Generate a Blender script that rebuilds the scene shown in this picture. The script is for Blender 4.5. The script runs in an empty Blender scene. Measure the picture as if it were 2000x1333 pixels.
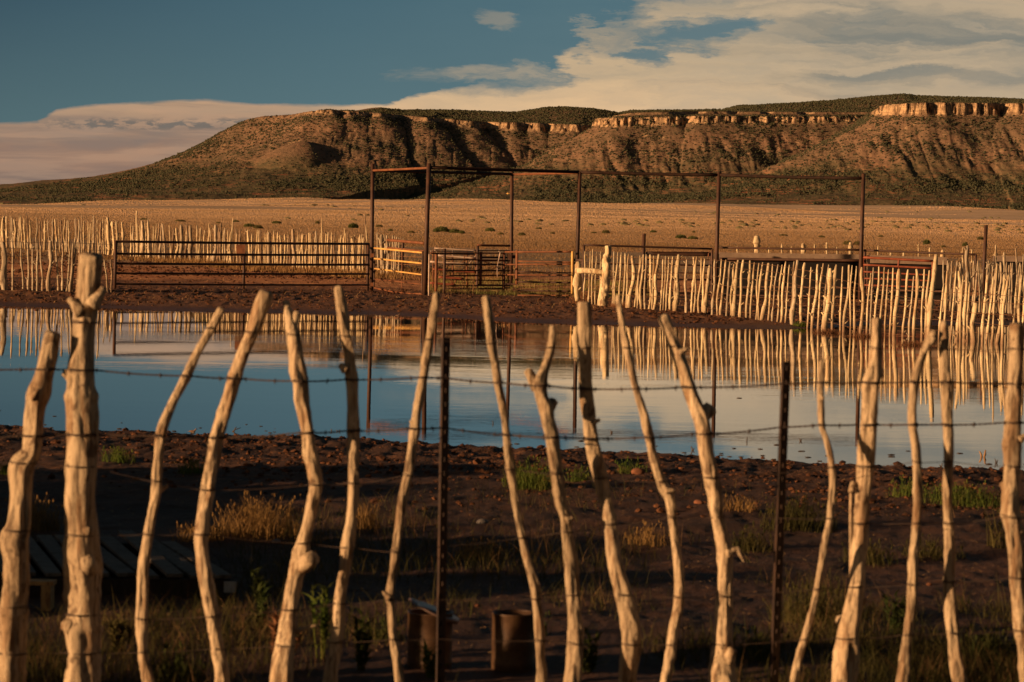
import bpy, math, random
import numpy as np
from mathutils import Matrix, Vector
rng = np.random.default_rng(7)
random.seed(7)
R = math.radians
scene = bpy.context.scene
COL = scene.collection

# ------------------------------------------------------------------ camera
F = 5556.0
CAMZ = 1.9
ROLL = R(1.1)
PITCH = math.atan(201.5 / F)
cr, sr = math.cos(ROLL), math.sin(ROLL)
cp, sp = math.cos(PITCH), math.sin(PITCH)

def P(px, py, D):
    """point at distance D (along +Y) seen at photo pixel px,py (2000x1333)"""
    dx = (px - 1000.0) / F
    dy = -(py - 666.5) / F
    x = cr * dx - sr * dy
    y = sr * dx + cr * dy
    v = np.array([x, cp + y * sp, -sp + y * cp])
    return np.array([0, 0, CAMZ]) + v * (D / v[1])

def G(px, py, z=0.0):
    """point at height z on that pixel's ray"""
    a = P(px, py, 1.0) - np.array([0, 0, CAMZ])
    return np.array([0, 0, CAMZ]) + a * ((z - CAMZ) / a[2])

cam_d = bpy.data.cameras.new('camera')
cam = bpy.data.objects.new('camera', cam_d)
COL.objects.link(cam)
scene.camera = cam
cam_d.sensor_width = 36.0
cam_d.lens = F * 36.0 / 2000.0
cam_d.clip_start = 0.1
cam_d.clip_end = 60000
up0 = Vector((0, sp, cp)); fw = Vector((0, cp, -sp)); rt = Vector((1, 0, 0))
lx = rt * cr + up0 * sr
ly = rt * (-sr) + up0 * cr
lz = -fw
M = Matrix(((lx.x, ly.x, lz.x, 0), (lx.y, ly.y, lz.y, 0), (lx.z, ly.z, lz.z, CAMZ), (0, 0, 0, 1)))
cam.matrix_world = M
cam_d.dof.use_dof = True
cam_d.dof.focus_distance = 80
cam_d.dof.aperture_fstop = 7.5

# ------------------------------------------------------------------ noise
def _h(ix, iy, seed):
    h = (ix.astype(np.int64) * 374761393 + iy.astype(np.int64) * 668265263 + seed * 1442695041) & 0xffffffff
    h = ((h ^ (h >> 13)) * 1274126177) & 0xffffffff
    h = (h ^ (h >> 16)) & 0xffffffff
    return h.astype(np.float64) / 4294967295.0

def vnoise(x, y, seed=0):
    x = np.asarray(x, float); y = np.asarray(y, float)
    ix = np.floor(x); iy = np.floor(y)
    fx = x - ix; fy = y - iy
    fx = fx * fx * fx * (fx * (fx * 6 - 15) + 10); fy = fy * fy * fy * (fy * (fy * 6 - 15) + 10)
    a = _h(ix, iy, seed); b = _h(ix + 1, iy, seed); c = _h(ix, iy + 1, seed); d = _h(ix + 1, iy + 1, seed)
    return (a * (1 - fx) + b * fx) * (1 - fy) + (c * (1 - fx) + d * fx) * fy

def fbm(x, y, seed=0, octv=4, gain=0.5):
    s = 0; a = 1.0; t = 0
    ca, sa = math.cos(0.6), math.sin(0.6)
    for i in range(octv):
        s = s + a * (vnoise(x, y, seed + i * 17) - 0.5); t += a
        x, y = (x * ca - y * sa) * 2.03 + 11.3, (x * sa + y * ca) * 2.03 + 5.7
        a *= gain
    return s / t * 2

def sstep(a, b, x):
    t = np.clip((x - a) / (b - a), 0, 1)
    return t * t * (3 - 2 * t)

# ------------------------------------------------------------------ terrain
far_px = [(0, 597), (200, 602), (470, 610), (700, 614), (850, 619), (1000, 628), (1150, 633), (1300, 637), (1450, 641), (1550, 643), (1620, 640), (1700, 635), (1850, 634), (2000, 634)]
near_px = [(0, 832), (130, 842), (400, 851), (600, 853), (720, 859), (850, 872), (1000, 880), (1150, 885), (1300, 895), (1500, 905), (1700, 912), (1850, 917), (2000, 927)]
fp = np.array([G(a, b) for a, b in far_px]); np_ = np.array([G(a, b) for a, b in near_px])
FX = np.concatenate([[-60, -30, -18], fp[:, 0], [22, 30, 60]])
FY = np.concatenate([[30, 55, 68], fp[:, 1], [72, 66, 40]])
NX = np.concatenate([[-60, -30, -12], np_[:, 0], [12, 30, 60]])
NY = np.concatenate([[30, 31, 28.2], np_[:, 1], [22.5, 24, 40]])

def far_y(x):
    return np.interp(x, FX, FY)

def near_y(x):
    return np.interp(x, NX, NY)

def tz(x, y, fine=True):
    x = np.asarray(x, float); y = np.asarray(y, float)
    wob = fbm(x * 0.9, y * 0.3, 3, 3) * 0.35
    s1 = y - far_y(x) + wob * 2.0
    s2 = near_y(x) - y + wob
    s = np.maximum(s1, s2)
    land = s > 0
    farside = s1 > s2
    sp_ = np.maximum(s, 0)
    zf = 0.135 * (1 - np.exp(-sp_ / 2.6))
    # corral ground and plain rising toward the mesa
    e = np.maximum(y - 86, 0)
    rise = np.where(e < 20, e * 0.021, 0.42 + np.minimum(e - 20, 40) * 0.0165 + (np.minimum(e, 4200) - 60).clip(0) * 0.0122)
    rise = rise * (1 - 0.34 * sstep(-0.06, -0.19, x / np.maximum(y, 1)) * sstep(350, 1500, y))
    roll_ = fbm(x / 260, y / 420, 5, 3) * 7.0 * sstep(600, 2200, y) + fbm(x / 90, y / 130, 6, 2) * 0.6 * sstep(180, 700, y)
    zf = zf + rise + roll_ * 1.6 + 0.12 * sstep(3, -12, x) * sstep(70, 80, y)
    zn = 0.14 * (1 - np.exp(-sp_ / 1.2)) - 0.06 * sstep(4, 9, sp_)
    z = np.where(farside, zf, zn)
    under = -0.35 * (1 - np.exp(s / 2.5))
    z = np.where(land, z, under)
    # raised bank added outside the left edge of the view to shade the foreground
    cb_ = -0.2 * y - 1.0
    z = z + (0.55 + 0.30 * fbm(x * 0.5, y * 0.5, 19, 3)) * sstep(0.0, -1.6, x - cb_) * sstep(-12, -9, x - cb_) * sstep(11.5, 12.6, y) * sstep(20.5, 18.0, y)
    if fine:
        near = sstep(60, 30, y)
        lm = sstep(0.0, 1.2, s)
        churn = sstep(5.5, 1.5, s) * 0.6 + 0.4
        zc = fbm(x * 5.0, y * 3.2, 9, 4, 0.6)
        z = z + near * lm * churn * zc * 0.055
        far = sstep(50, 60, y) * sstep(300, 90, y)
        zc2 = fbm(x * 2.2, y * 1.1, 12, 4, 0.62)
        churn2 = sstep(24, 8, s) * 0.9 + 0.3
        z = z + far * sstep(0.4, 4, s) * churn2 * np.abs(zc2) * 0.075
        z = z + (fbm(x * 1.1, y * 0.8, 15, 2) * 0.012 - 0.004) * sstep(-1.5, 0.2, s) * (1 - lm)
    return z

# ------------------------------------------------------------------ mesh helpers
def mesh_np(name, V, Fq, mat=None, parent=None, smooth=True, loc=None):
    """V (n,3); Fq list of arrays of faces (each (m,k))"""
    V = np.asarray(V, np.float32)
    if loc is not None:
        V = V - np.asarray(loc, np.float32)
    if not isinstance(Fq, (list, tuple)):
        Fq = [Fq]
    Fq = [np.asarray(f, np.int32) for f in Fq if len(f)]
    me = bpy.data.meshes.new(name)
    me.vertices.add(len(V)); me.vertices.foreach_set('co', V.ravel())
    tot = sum(f.size for f in Fq); npoly = sum(len(f) for f in Fq)
    me.loops.add(tot); me.polygons.add(npoly)
    li = np.concatenate([f.ravel() for f in Fq])
    me.loops.foreach_set('vertex_index', li)
    sizes = np.concatenate([np.full(len(f), f.shape[1], np.int32) for f in Fq])
    starts = np.concatenate([[0], np.cumsum(sizes)[:-1]]).astype(np.int32)
    me.polygons.foreach_set('loop_start', starts)
    try:
        me.polygons.foreach_set('loop_total', sizes)
    except Exception:
        pass
    me.update(calc_edges=True)
    me.polygons.foreach_set('use_smooth', np.full(npoly, smooth, bool))
    if mat:
        me.materials.append(mat)
    o = bpy.data.objects.new(name, me)
    COL.objects.link(o)
    if loc is not None:
        o.location = tuple(float(c) for c in loc)
    if parent is not None:
        o.parent = parent
        if loc is not None:
            o.location = tuple(float(a - b) for a, b in zip(loc, parent.location))
        else:
            # vertices are in world coordinates: undo the parent's offset
            o.location = tuple(-float(c) for c in parent.location)
    return o

class MB:
    def __init__(s):
        s.V = []; s.Q = []; s.T = []; s.n = 0
    def add(s, V, Q=None, T=None):
        s.V.append(np.asarray(V, float))
        if Q is not None and len(Q): s.Q.append(np.asarray(Q) + s.n)
        if T is not None and len(T): s.T.append(np.asarray(T) + s.n)
        s.n += len(V)
    def tube(s, pts, rad, seg=8, amp=0.0, nf=3.0, seed=0, cap=True, groove=0.0, dome=False):
        pts = np.asarray(pts, float); n = len(pts)
        rad = np.broadcast_to(np.asarray(rad, float), (n,)).copy()
        t = np.gradient(pts, axis=0); t /= np.linalg.norm(t, axis=1)[:, None] + 1e-12
        ref = np.array([0, 1, 0.0]) if abs(t[:, 1]).mean() < 0.8 else np.array([0, 0, 1.0])
        a = np.cross(t, ref); a /= np.linalg.norm(a, axis=1)[:, None] + 1e-12
        b = np.cross(a, t)
        th = np.linspace(0, 2 * np.pi, seg, endpoint=False)
        L = np.concatenate([[0], np.cumsum(np.linalg.norm(np.diff(pts, axis=0), axis=1))])
        rr = rad[:, None] * np.ones(seg)[None]
        if amp > 0:
            rm = max(rad.mean(), 1e-4)
            nx = np.cos(th)[None] * 1.3 + np.zeros((n, 1)) + seed * 13.7
            ny = np.sin(th)[None] * 1.3 + (L / rm / nf)[:, None]
            rr = rr * (1 + amp * (fbm(nx, ny, seed, 3)))
            if groove: rr = rr * (1 + groove * fbm(np.cos(th)[None] * 4.5 + np.sin(th * 2)[None] * 2 + np.zeros((n, 1)), np.sin(th)[None] * 4.5 + (L / rm / 16)[:, None], seed + 5, 3, 0.6))
        V = pts[:, None, :] + rr[..., None] * (np.cos(th)[None, :, None] * a[:, None, :] + np.sin(th)[None, :, None] * b[:, None, :])
        V = V.reshape(-1, 3)
        i = np.arange(n - 1)[:, None] * seg; j = np.arange(seg)[None]; j2 = (j + 1) % seg
        Q = np.stack([i + j, i + j2, i + seg + j2, i + seg + j], -1).reshape(-1, 4)
        T = None
        if cap:
            off = rad[-1] * 0.35 if dome else 0
            V = np.vstack([V, pts[0] , pts[-1] + t[-1] * off])
            c0, c1 = n * seg, n * seg + 1
            jj = np.arange(seg); jk = (jj + 1) % seg
            T = np.vstack([np.stack([np.full(seg, c0), jk, jj], -1), np.stack([np.full(seg, c1), (n - 1) * seg + jj, (n - 1) * seg + jk], -1)])
        s.add(V, Q, T)
        return s
    def rod(s, a, b, r, seg=8):
        return s.tube([a, (np.asarray(a, float) + np.asarray(b, float)) / 2, b], r, seg)
    def box(s, c, dims, rot=None):
        d = np.asarray(dims, float) / 2
        v = np.array([[x, y, z] for x in (-1, 1) for y in (-1, 1) for z in (-1, 1)], float) * d
        if rot is not None: v = v @ np.asarray(rot).T
        v = v + np.asarray(c, float)
        s.add(v, [[0, 1, 3, 2], [4, 6, 7, 5], [0, 4, 5, 1], [2, 3, 7, 6], [0, 2, 6, 4], [1, 5, 7, 3]])
        return s
    def beam(s, a, b, w, h):
        """box along a->b, w across (horizontal), h vertical"""
        a = np.asarray(a, float); b = np.asarray(b, float)
        t = b - a; L = np.linalg.norm(t); t = t / L
        ref = np.array([0, 0, 1.0]) if abs(t[2]) < 0.9 else np.array([0, 1.0, 0])
        u = np.cross(ref, t); u /= np.linalg.norm(u); w_ = np.cross(t, u)
        return s.box((a + b) / 2, (L, w, h), np.stack([t, u, w_], 1))
    def build(s, name, mat, parent=None, smooth=True, loc=None, bevel=0):
        V = np.vstack(s.V); fs = []
        if s.Q: fs.append(np.vstack(s.Q))
        if s.T: fs.append(np.vstack(s.T))
        o = mesh_np(name, V, fs, mat, parent, smooth, loc)
        if bevel:
            m = o.modifiers.new('bevel', 'BEVEL'); m.width = bevel; m.segments = 1; m.limit_method = 'ANGLE'
        return o

def ico(sub=1):
    import bmesh
    bm = bmesh.new(); bmesh.ops.create_icosphere(bm, subdivisions=sub, radius=1.0)
    V = np.array([v.co[:] for v in bm.verts]); T = np.array([[v.index for v in f.verts] for f in bm.faces]); bm.free()
    return V, T
ICO1 = ico(1); ICO2 = ico(2); ICO3 = ico(3)

def scatter_blobs(pos, size, squash=(1, 1, 1), base=ICO1, jit=0.25, seed=1):
    r = np.random.default_rng(seed)
    V0, T0 = base; n = len(pos); k = len(V0)
    sc = np.asarray(size).reshape(-1, 1, 1)
    V = V0[None] * (1 + jit * r.uniform(-1, 1, (n, k, 1)))
    ang = r.uniform(0, 6.28, n); c, s_ = np.cos(ang), np.sin(ang)
    X = V[..., 0] * c[:, None] - V[..., 1] * s_[:, None]; Y = V[..., 0] * s_[:, None] + V[..., 1] * c[:, None]
    V = np.stack([X * squash[0], Y * squash[1], V[..., 2] * squash[2]], -1) * sc + np.asarray(pos)[:, None, :]
    T = T0[None] + (np.arange(n) * k)[:, None, None]
    return V.reshape(-1, 3), T.reshape(-1, 3)

def blades(base, h, w, lean, seed=0, segs=3):
    """curved tapering grass blades; base (n,3)"""
    r = np.random.default_rng(seed); n = len(base)
    az = r.uniform(0, 6.28, n); h = np.asarray(h) * np.ones(n); w = np.asarray(w) * np.ones(n); lean = np.asarray(lean) * np.ones(n)
    faz = r.uniform(0, 3.14, n)
    sx = np.cos(faz) * w / 2; sy = np.sin(faz) * w / 2
    rows = []
    for k in range(segs + 1):
        t = k / segs
        c = base + np.stack([np.cos(az) * lean * h * t ** 1.7, np.sin(az) * lean * h * t ** 1.7, h * (t - 0.25 * lean * t * t)], -1)
        ww = (1 - t) ** 0.8 + 0.06
        o = np.stack([sx * ww, sy * ww, np.zeros(n)], -1)
        rows += [c - o, c + o]
    V = np.stack(rows, 1); K = 2 * (segs + 1)
    q = np.array([[2 * i, 2 * i + 1, 2 * i + 3, 2 * i + 2] for i in range(segs)])
    Q = q[None] + (np.arange(n) * K)[:, None, None]
    return V.reshape(-1, 3), Q.reshape(-1, 4)

def tag(o, label=None, cat=None, group=None, kind=None):
    if label: o['label'] = label
    if cat: o['category'] = cat
    if group: o['group'] = group
    if kind: o['kind'] = kind
    return o

def empty(name, loc, label, cat, group=None):
    o = bpy.data.objects.new(name, None); COL.objects.link(o)
    o.location = tuple(float(c) for c in loc); o.empty_display_size = 0.3
    return tag(o, label, cat, group)

# ------------------------------------------------------------------ materials
def newmat(name):
    m = bpy.data.materials.new(name); m.use_nodes = True
    nt = m.node_tree; nt.nodes.clear()
    out = nt.nodes.new('ShaderNodeOutputMaterial')
    return m, nt, out

class NT:
    def __init__(s, nt): s.nt = nt
    def n(s, typ, **kw):
        nd = s.nt.nodes.new(typ)
        for k, v in kw.items():
            setattr(nd, k, v)
        return nd
    def link(s, a, b): s.nt.links.new(a, b)
    def val(s, node, idx, v):
        if hasattr(v, 'is_linked') or isinstance(v, bpy.types.NodeSocket): s.link(v, node.inputs[idx])
        else: node.inputs[idx].default_value = v
    def math(s, op, a, b=None, c=None, clamp=False):
        nd = s.n('ShaderNodeMath', operation=op, use_clamp=clamp)
        s.val(nd, 0, a)
        if b is not None: s.val(nd, 1, b)
        if c is not None: s.val(nd, 2, c)
        return nd.outputs[0]
    def vmath(s, op, a, b=None):
        nd = s.n('ShaderNodeVectorMath', operation=op)
        s.val(nd, 0, a)
        if b is not None: s.val(nd, 1, b)
        return nd.outputs[0]
    def mix(s, f, a, b, blend='MIX'):
        nd = s.n('ShaderNodeMix', data_type='RGBA', blend_type=blend)
        s.val(nd, 0, f)
        for i, v in ((6, a), (7, b)):
            if isinstance(v, bpy.types.NodeSocket): s.link(v, nd.inputs[i])
            else: nd.inputs[i].default_value = (*v[:3], 1)
        return nd.outputs[2]
    def noise(s, vec, scale, detail=4, rough=0.55, dist=0.0, out=0):
        nd = s.n('ShaderNodeTexNoise'); nd.inputs['Scale'].default_value = scale
        nd.inputs['Detail'].default_value = detail; nd.inputs['Roughness'].default_value = rough
        nd.inputs['Distortion'].default_value = dist
        if vec is not None: s.link(vec, nd.inputs['Vector'])
        return nd.outputs[out]
    def mapv(s, vec, scale=(1, 1, 1), loc=(0, 0, 0), rot=(0, 0, 0)):
        nd = s.n('ShaderNodeMapping'); nd.inputs['Scale'].default_value = scale
        nd.inputs['Location'].default_value = loc; nd.inputs['Rotation'].default_value = rot
        s.link(vec, nd.inputs['Vector']); return nd.outputs[0]
    def ramp(s, fac, stops, interp='LINEAR'):
        nd = s.n('ShaderNodeValToRGB'); nd.color_ramp.interpolation = interp
        el = nd.color_ramp.elements
        while len(el) > 1: el.remove(el[0])
        el[0].position = stops[0][0]; c = stops[0][1]; el[0].color = (*c, 1) if len(c) == 3 else c
        for p, c in stops[1:]:
            e = el.new(p); e.color = (*c, 1) if len(c) == 3 else c
        s.link(fac, nd.inputs[0]); return nd.outputs[0]
    def mrange(s, v, a, b, c=0.0, d=1.0, smooth=False):
        nd = s.n('ShaderNodeMapRange'); nd.clamp = True
        if smooth: nd.interpolation_type = 'SMOOTHSTEP'
        s.val(nd, 0, v); nd.inputs[1].default_value = a; nd.inputs[2].default_value = b
        nd.inputs[3].default_value = c; nd.inputs[4].default_value = d
        return nd.outputs[0]
    def bump(s, h, strength=0.5, dist=0.01, normal=None):
        nd = s.n('ShaderNodeBump'); nd.inputs['Strength'].default_value = strength; nd.inputs['Distance'].default_value = dist
        s.link(h, nd.inputs['Height'])
        if normal is not None: s.link(normal, nd.inputs['Normal'])
        return nd.outputs[0]
    def bsdf(s, color, rough=0.8, normal=None, metallic=0.0, spec=0.3, ior=None):
        nd = s.n('ShaderNodeBsdfPrincipled')
        if isinstance(color, bpy.types.NodeSocket): s.link(color, nd.inputs['Base Color'])
        else: nd.inputs['Base Color'].default_value = (*color, 1)
        s.val(nd, nd.inputs.find('Roughness'), rough)
        nd.inputs['Metallic'].default_value = metallic
        nd.inputs['Specular IOR Level'].default_value = spec
        if ior: nd.inputs['IOR'].default_value = ior
        if normal is not None: s.link(normal, nd.inputs['Normal'])
        return nd.outputs[0]

def mat_wood(name, c1, c2, cdark, scale=1.0, streak=0.5, bumpd=0.004, wet=None):
    m, nt, out = newmat(name); k = NT(nt)
    tc = k.n('ShaderNodeTexCoord').outputs['Object']
    geo = k.n('ShaderNodeNewGeometry').outputs['Position']
    oi = k.n('ShaderNodeObjectInfo').outputs['Random']
    off = k.n('ShaderNodeCombineXYZ'); k.link(k.math('MULTIPLY', oi, 37.0), off.inputs[0]); k.link(k.math('MULTIPLY', oi, 91.0), off.inputs[2])
    v = k.vmath('ADD', geo, off.outputs[0])
    st = k.noise(k.mapv(v, (70 * scale, 70 * scale, 3.0 * scale)), 1.0, 6, 0.7)
    pt = k.noise(k.mapv(v, (14 * scale, 14 * scale, 3.2 * scale), loc=(4, 2, 7)), 1.0, 4, 0.6, 0.4)
    bl = k.noise(k.mapv(v, (9 * scale, 9 * scale, 4 * scale)), 1.0, 4, 0.6)
    kn = k.noise(k.mapv(v, (22 * scale, 22 * scale, 12 * scale)), 1.0, 3, 0.5, 0.6)
    col = k.mix(k.mrange(bl, 0.35, 0.68), c1, c2)
    col = k.mix(k.math('MULTIPLY', k.mrange(st, 0.49, 0.62), streak), col, cdark)
    col = k.mix(k.math('MULTIPLY', k.mrange(kn, 0.61, 0.67), 0.8), col, cdark)
    col = k.mix(k.math('MULTIPLY', k.mrange(pt, 0.55, 0.62), 0.62), col, (c2[0] * .52, c2[1] * .38, c2[2] * .28))
    col = k.mix(k.math('MULTIPLY', k.mrange(st, 0.41, 0.36), 0.8), col, (cdark[0] * .5, cdark[1] * .5, cdark[2] * .5))
    hue = k.n('ShaderNodeHueSaturation'); k.link(col, hue.inputs['Color'])
    k.link(k.mrange(oi, 0, 1, 0.72, 1.12), hue.inputs['Value'])
    col = hue.outputs[0]
    if wet:
        sz = k.n('ShaderNodeSeparateXYZ'); k.link(geo, sz.inputs[0])
        zz = k.math('ADD', sz.outputs[2], k.math('MULTIPLY', k.math('SUBTRACT', bl, 0.5), 0.35))
        col = k.mix(k.mrange(zz, wet[0], wet[1], 0.75, 0.0), col, (0.13, 0.055, 0.03))
    h = k.math('ADD', st, k.math('MULTIPLY', kn, 1.2))
    sh = k.bsdf(col, 0.85, k.bump(h, 0.8, bumpd), spec=0.2)
    k.link(sh, out.inputs[0]); return m

def mat_simple(name, c1, c2, scale=5.0, rough=0.75, bumpd=0.003, spec=0.3, thr=(0.4, 0.65), c3=None, metallic=0.0):
    m, nt, out = newmat(name); k = NT(nt)
    v = k.n('ShaderNodeNewGeometry').outputs['Position']
    oi = k.n('ShaderNodeObjectInfo').outputs['Random']
    n1 = k.noise(v, scale, 5, 0.65); n2 = k.noise(v, scale * 6, 4, 0.6)
    col = k.mix(k.mrange(n1, *thr), c1, c2)
    if c3: col = k.mix(k.mrange(n2, 0.6, 0.72), col, c3)
    sh = k.bsdf(col, rough, k.bump(n2, 0.6, bumpd), spec=spec, metallic=metallic)
    k.link(sh, out.inputs[0]); return m

def mat_leaf(name, c1, c2, scale=3.0, trans=0.35):
    m, nt, out = newmat(name); k = NT(nt)
    v = k.n('ShaderNodeNewGeometry').outputs['Position']
    col = k.mix(k.mrange(k.noise(v, scale, 3), 0.38, 0.62), c1, c2)
    d = k.n('ShaderNodeBsdfDiffuse'); k.link(col, d.inputs[0])
    t = k.n('ShaderNodeBsdfTranslucent'); k.link(col, t.inputs[0])
    mx = k.n('ShaderNodeMixShader'); mx.inputs[0].default_value = trans
    k.link(d.outputs[0], mx.inputs[1]); k.link(t.outputs[0], mx.inputs[2])
    k.link(mx.outputs[0], out.inputs[0]); return m
# ------------------------------------------------------------------ light
SUN_EL = R(7.8)
SUN_AZ_LEFT = R(65.0)      # sun stands behind the camera, this far round to the left
sdir = Vector((-math.sin(SUN_AZ_LEFT) * math.cos(SUN_EL), -math.cos(SUN_AZ_LEFT) * math.cos(SUN_EL), math.sin(SUN_EL)))
sl = bpy.data.lights.new('sun', 'SUN'); sl.energy = 5.0; sl.angle = R(0.55); sl.color = (1.0, 0.61, 0.31)
so = bpy.data.objects.new('sun', sl); COL.objects.link(so)
so.rotation_euler = sdir.to_track_quat('Z', 'Y').to_euler(); so.location = (0, -5, 30)

# ------------------------------------------------------------------ sky
def build_world():
    w = bpy.data.worlds.new('World'); scene.world = w; w.use_nodes = True
    nt = w.node_tree; nt.nodes.clear(); k = NT(nt)
    out = k.n('ShaderNodeOutputWorld')
    sky = k.n('ShaderNodeTexSky'); sky.sky_type = 'NISHITA'; sky.sun_disc = False
    sky.sun_elevation = SUN_EL
    sky.sun_rotation = math.atan2(sdir.x, sdir.y)   # rotation measured from +Y towards +X
    sky.air_density = 1.0; sky.dust_density = 1.2; sky.ozone_density = 2.5
    d = k.n('ShaderNodeTexCoord').outputs['Generated']
    sep = k.n('ShaderNodeSeparateXYZ'); k.link(d, sep.inputs[0])
    yy = k.math('MAXIMUM', sep.outputs[1], 0.05)
    X = k.math('ADD', k.math('MULTIPLY', k.math('DIVIDE', sep.outputs[0], yy), 5.556), 1.0)
    Y = k.math('SUBTRACT', 0.465, k.math('MULTIPLY', k.math('DIVIDE', sep.outputs[2], yy), 5.556))
    X0, Y0 = X, Y
    cw = k.n('ShaderNodeCombineXYZ'); k.link(X, cw.inputs[0]); k.link(k.math('MULTIPLY', Y, 3.2), cw.inputs[1])
    rgt = k.mrange(X0, 0.55, 1.25, 0, 1, True)
    wn = k.n('ShaderNodeTexNoise'); wn.inputs['Scale'].default_value = 3.2; wn.inputs['Detail'].default_value = 9; wn.inputs['Roughness'].default_value = 0.62
    k.link(cw.outputs[0], wn.inputs['Vector'])
    ws = k.n('ShaderNodeSeparateXYZ'); k.link(wn.outputs['Color'], ws.inputs[0])
    X = k.math('ADD', X0, k.math('MULTIPLY', k.math('SUBTRACT', ws.outputs[0], 0.5), k.math('MULTIPLY_ADD', rgt, 0.55, 0.10)))
    Y = k.math('ADD', Y0, k.math('MULTIPLY', k.math('SUBTRACT', ws.outputs[1], 0.5), k.math('MULTIPLY_ADD', rgt, 0.105, 0.020)))
    def vec(sx, sy, ox=0, oy=0):
        c = k.n('ShaderNodeCombineXYZ'); k.link(k.math('MULTIPLY_ADD', X, sx, ox), c.inputs[0]); k.link(k.math('MULTIPLY_ADD', Y, sy, oy), c.inputs[1])
        return c.outputs[0]
    def ctr(v): return k.math('SUBTRACT', v, 0.5)
    def curve(pts, lo=-0.3, hi=2.4, vlo=-0.2, vhi=0.5):
        fc = k.n('ShaderNodeFloatCurve'); cv = fc.mapping.curves[0]
        fc.mapping.use_clip = True
        P_ = [((x - lo) / (hi - lo), (v - vlo) / (vhi - vlo)) for x, v in pts]
        cv.points[0].location = P_[0]; cv.points[1].location = P_[-1]
        for q in P_[1:-1]: cv.points.new(*q)
        for p in cv.points: p.handle_type = 'VECTOR'
        fc.mapping.update()
        k.link(k.mrange(X, lo, hi), fc.inputs['Value'])
        return k.math('MULTIPLY_ADD', fc.outputs[0], vhi - vlo, vlo)
    n_big = ctr(k.noise(vec(2.6, 9), 1.0, 7, 0.55, 0.4))
    n_fine = ctr(k.noise(vec(9, 42, 3, 1), 1.0, 8, 0.6, 0.3))
    n_tilt = ctr(k.noise(k.mapv(vec(1.0, 1.0), (2.2, 13, 1), rot=(0, 0, 0.22)), 1.0, 8, 0.54, 0.7))
    n_puff = ctr(k.noise(vec(30, 75, 7, 2), 1.0, 5, 0.6, 0.2))
    E = curve([(-0.3, 0.262), (0.0, 0.258), (0.07, 0.254), (0.10, 0.232), (0.14, 0.224), (0.24, 0.214), (0.40, 0.208), (0.5, 0.2135), (0.60, 0.212), (0.75, 0.208), (0.79, 0.188),
               (0.83, 0.176), (0.90, 0.168), (1.0, 0.158), (1.08, 0.135), (1.115, 0.10), (1.13, 0.075), (1.16, 0.03), (1.2, 0.0), (1.28, -0.05), (1.6, -0.12), (2.4, -0.18)])
    right = k.mrange(X, 0.75, 1.3, 0, 1, True)
    amp_b = k.math('MULTIPLY_ADD', right, 0.09, 0.012); amp_f = k.math('MULTIPLY_ADD', right, 0.030, 0.010)
    t = k.math('SUBTRACT', Y, E)
    t = k.math('ADD', t, k.math('MULTIPLY', n_tilt, amp_b)); t = k.math('ADD', t, k.math('MULTIPLY', n_fine, amp_f))
    wid = k.math('MULTIPLY_ADD', right, 0.050, 0.007)
    cov = k.math('SMOOTH_MIN', k.math('MAXIMUM', k.math('DIVIDE', t, wid), 0.0), 1.0, 0.3)
    def ell(cx, cy, rx, ry, tilt=0.0, amp=1.2):
        dx = k.math('SUBTRACT', X, cx); dy = k.math('SUBTRACT', Y, cy)
        if tilt: dy = k.math('ADD', dy, k.math('MULTIPLY', dx, tilt))
        r2 = k.math('ADD', k.math('POWER', k.math('DIVIDE', dx, rx), 2), k.math('POWER', k.math('DIVIDE', dy, ry), 2))
        r2 = k.math('ADD', r2, k.math('MULTIPLY', n_fine, amp * 2.0)); r2 = k.math('ADD', r2, k.math('MULTIPLY', n_tilt, amp * 2))
        return k.mrange(r2, 1.5, 0.0, 0, 1, True)
    hole = k.math('MAXIMUM', ell(1.325, 0.056, 0.13, 0.036, 0.12), ell(1.25, 0.098, 0.075, 0.022, 0.15))
    hole = k.math('MAXIMUM', hole, k.math('MULTIPLY', ell(1.20, 0.06, 0.07, 0.05, 0.0), 0.55))
    cov = k.math('MULTIPLY', cov, k.math('SUBTRACT', 1.0, k.math('MULTIPLY', hole, 0.92)))
    cov = k.math('MAXIMUM', cov, k.math('MULTIPLY', ell(0.95, 0.141, 0.19, 0.020, 0.03, 2.0), 0.50))
    cov = k.math('MAXIMUM', cov, k.math('MULTIPLY', ell(0.97, 0.046, 0.06, 0.014, -0.15, 1.6), 0.38))
    cov = k.math('MULTIPLY', cov, k.mrange(k.math('ADD', n_tilt, n_fine), -0.25, 0.2, 0.80, 1.0))
    # blue of the clear sky: darker to the left and upward
    bl = k.ramp(k.mrange(X, -0.3, 1.6), [(0, (0.024, 0.050, 0.070)), (0.5, (0.047, 0.095, 0.120)), (1, (0.070, 0.128, 0.150))])
    blo = k.ramp(k.mrange(X, -0.3, 1.6), [(0, (0.056, 0.098, 0.108)), (0.5, (0.070, 0.122, 0.136)), (1, (0.095, 0.145, 0.155))])
    blue = k.mix(k.mrange(Y, 0.0, 0.26), bl, blo)
    # cloud colours
    warm = k.ramp(k.mrange(Y, 0.0, 0.27), [(0, (0.27, 0.24, 0.19)), (0.5, (0.37, 0.30, 0.21)), (0.8, (0.49, 0.365, 0.235)), (1, (0.48, 0.34, 0.215))])
    grey = (0.135, 0.150, 0.150)
    sh = k.math('ADD', k.math('MULTIPLY', n_tilt, 2.6), k.math('MULTIPLY', n_big, 1.8))
    g1 = k.mrange(X, 1.30, 1.72, 0, 0.9, True)
    g1 = k.math('MULTIPLY', g1, k.mrange(Y, 0.215, 0.12, 0.35, 1, True))
    gmix = k.math('ADD', g1, k.math('MULTIPLY', sh, 0.55), None, True)
    gmix = k.math('MULTIPLY', gmix, k.mrange(Y, 0.235, 0.18, 0.45, 1.0))
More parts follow.
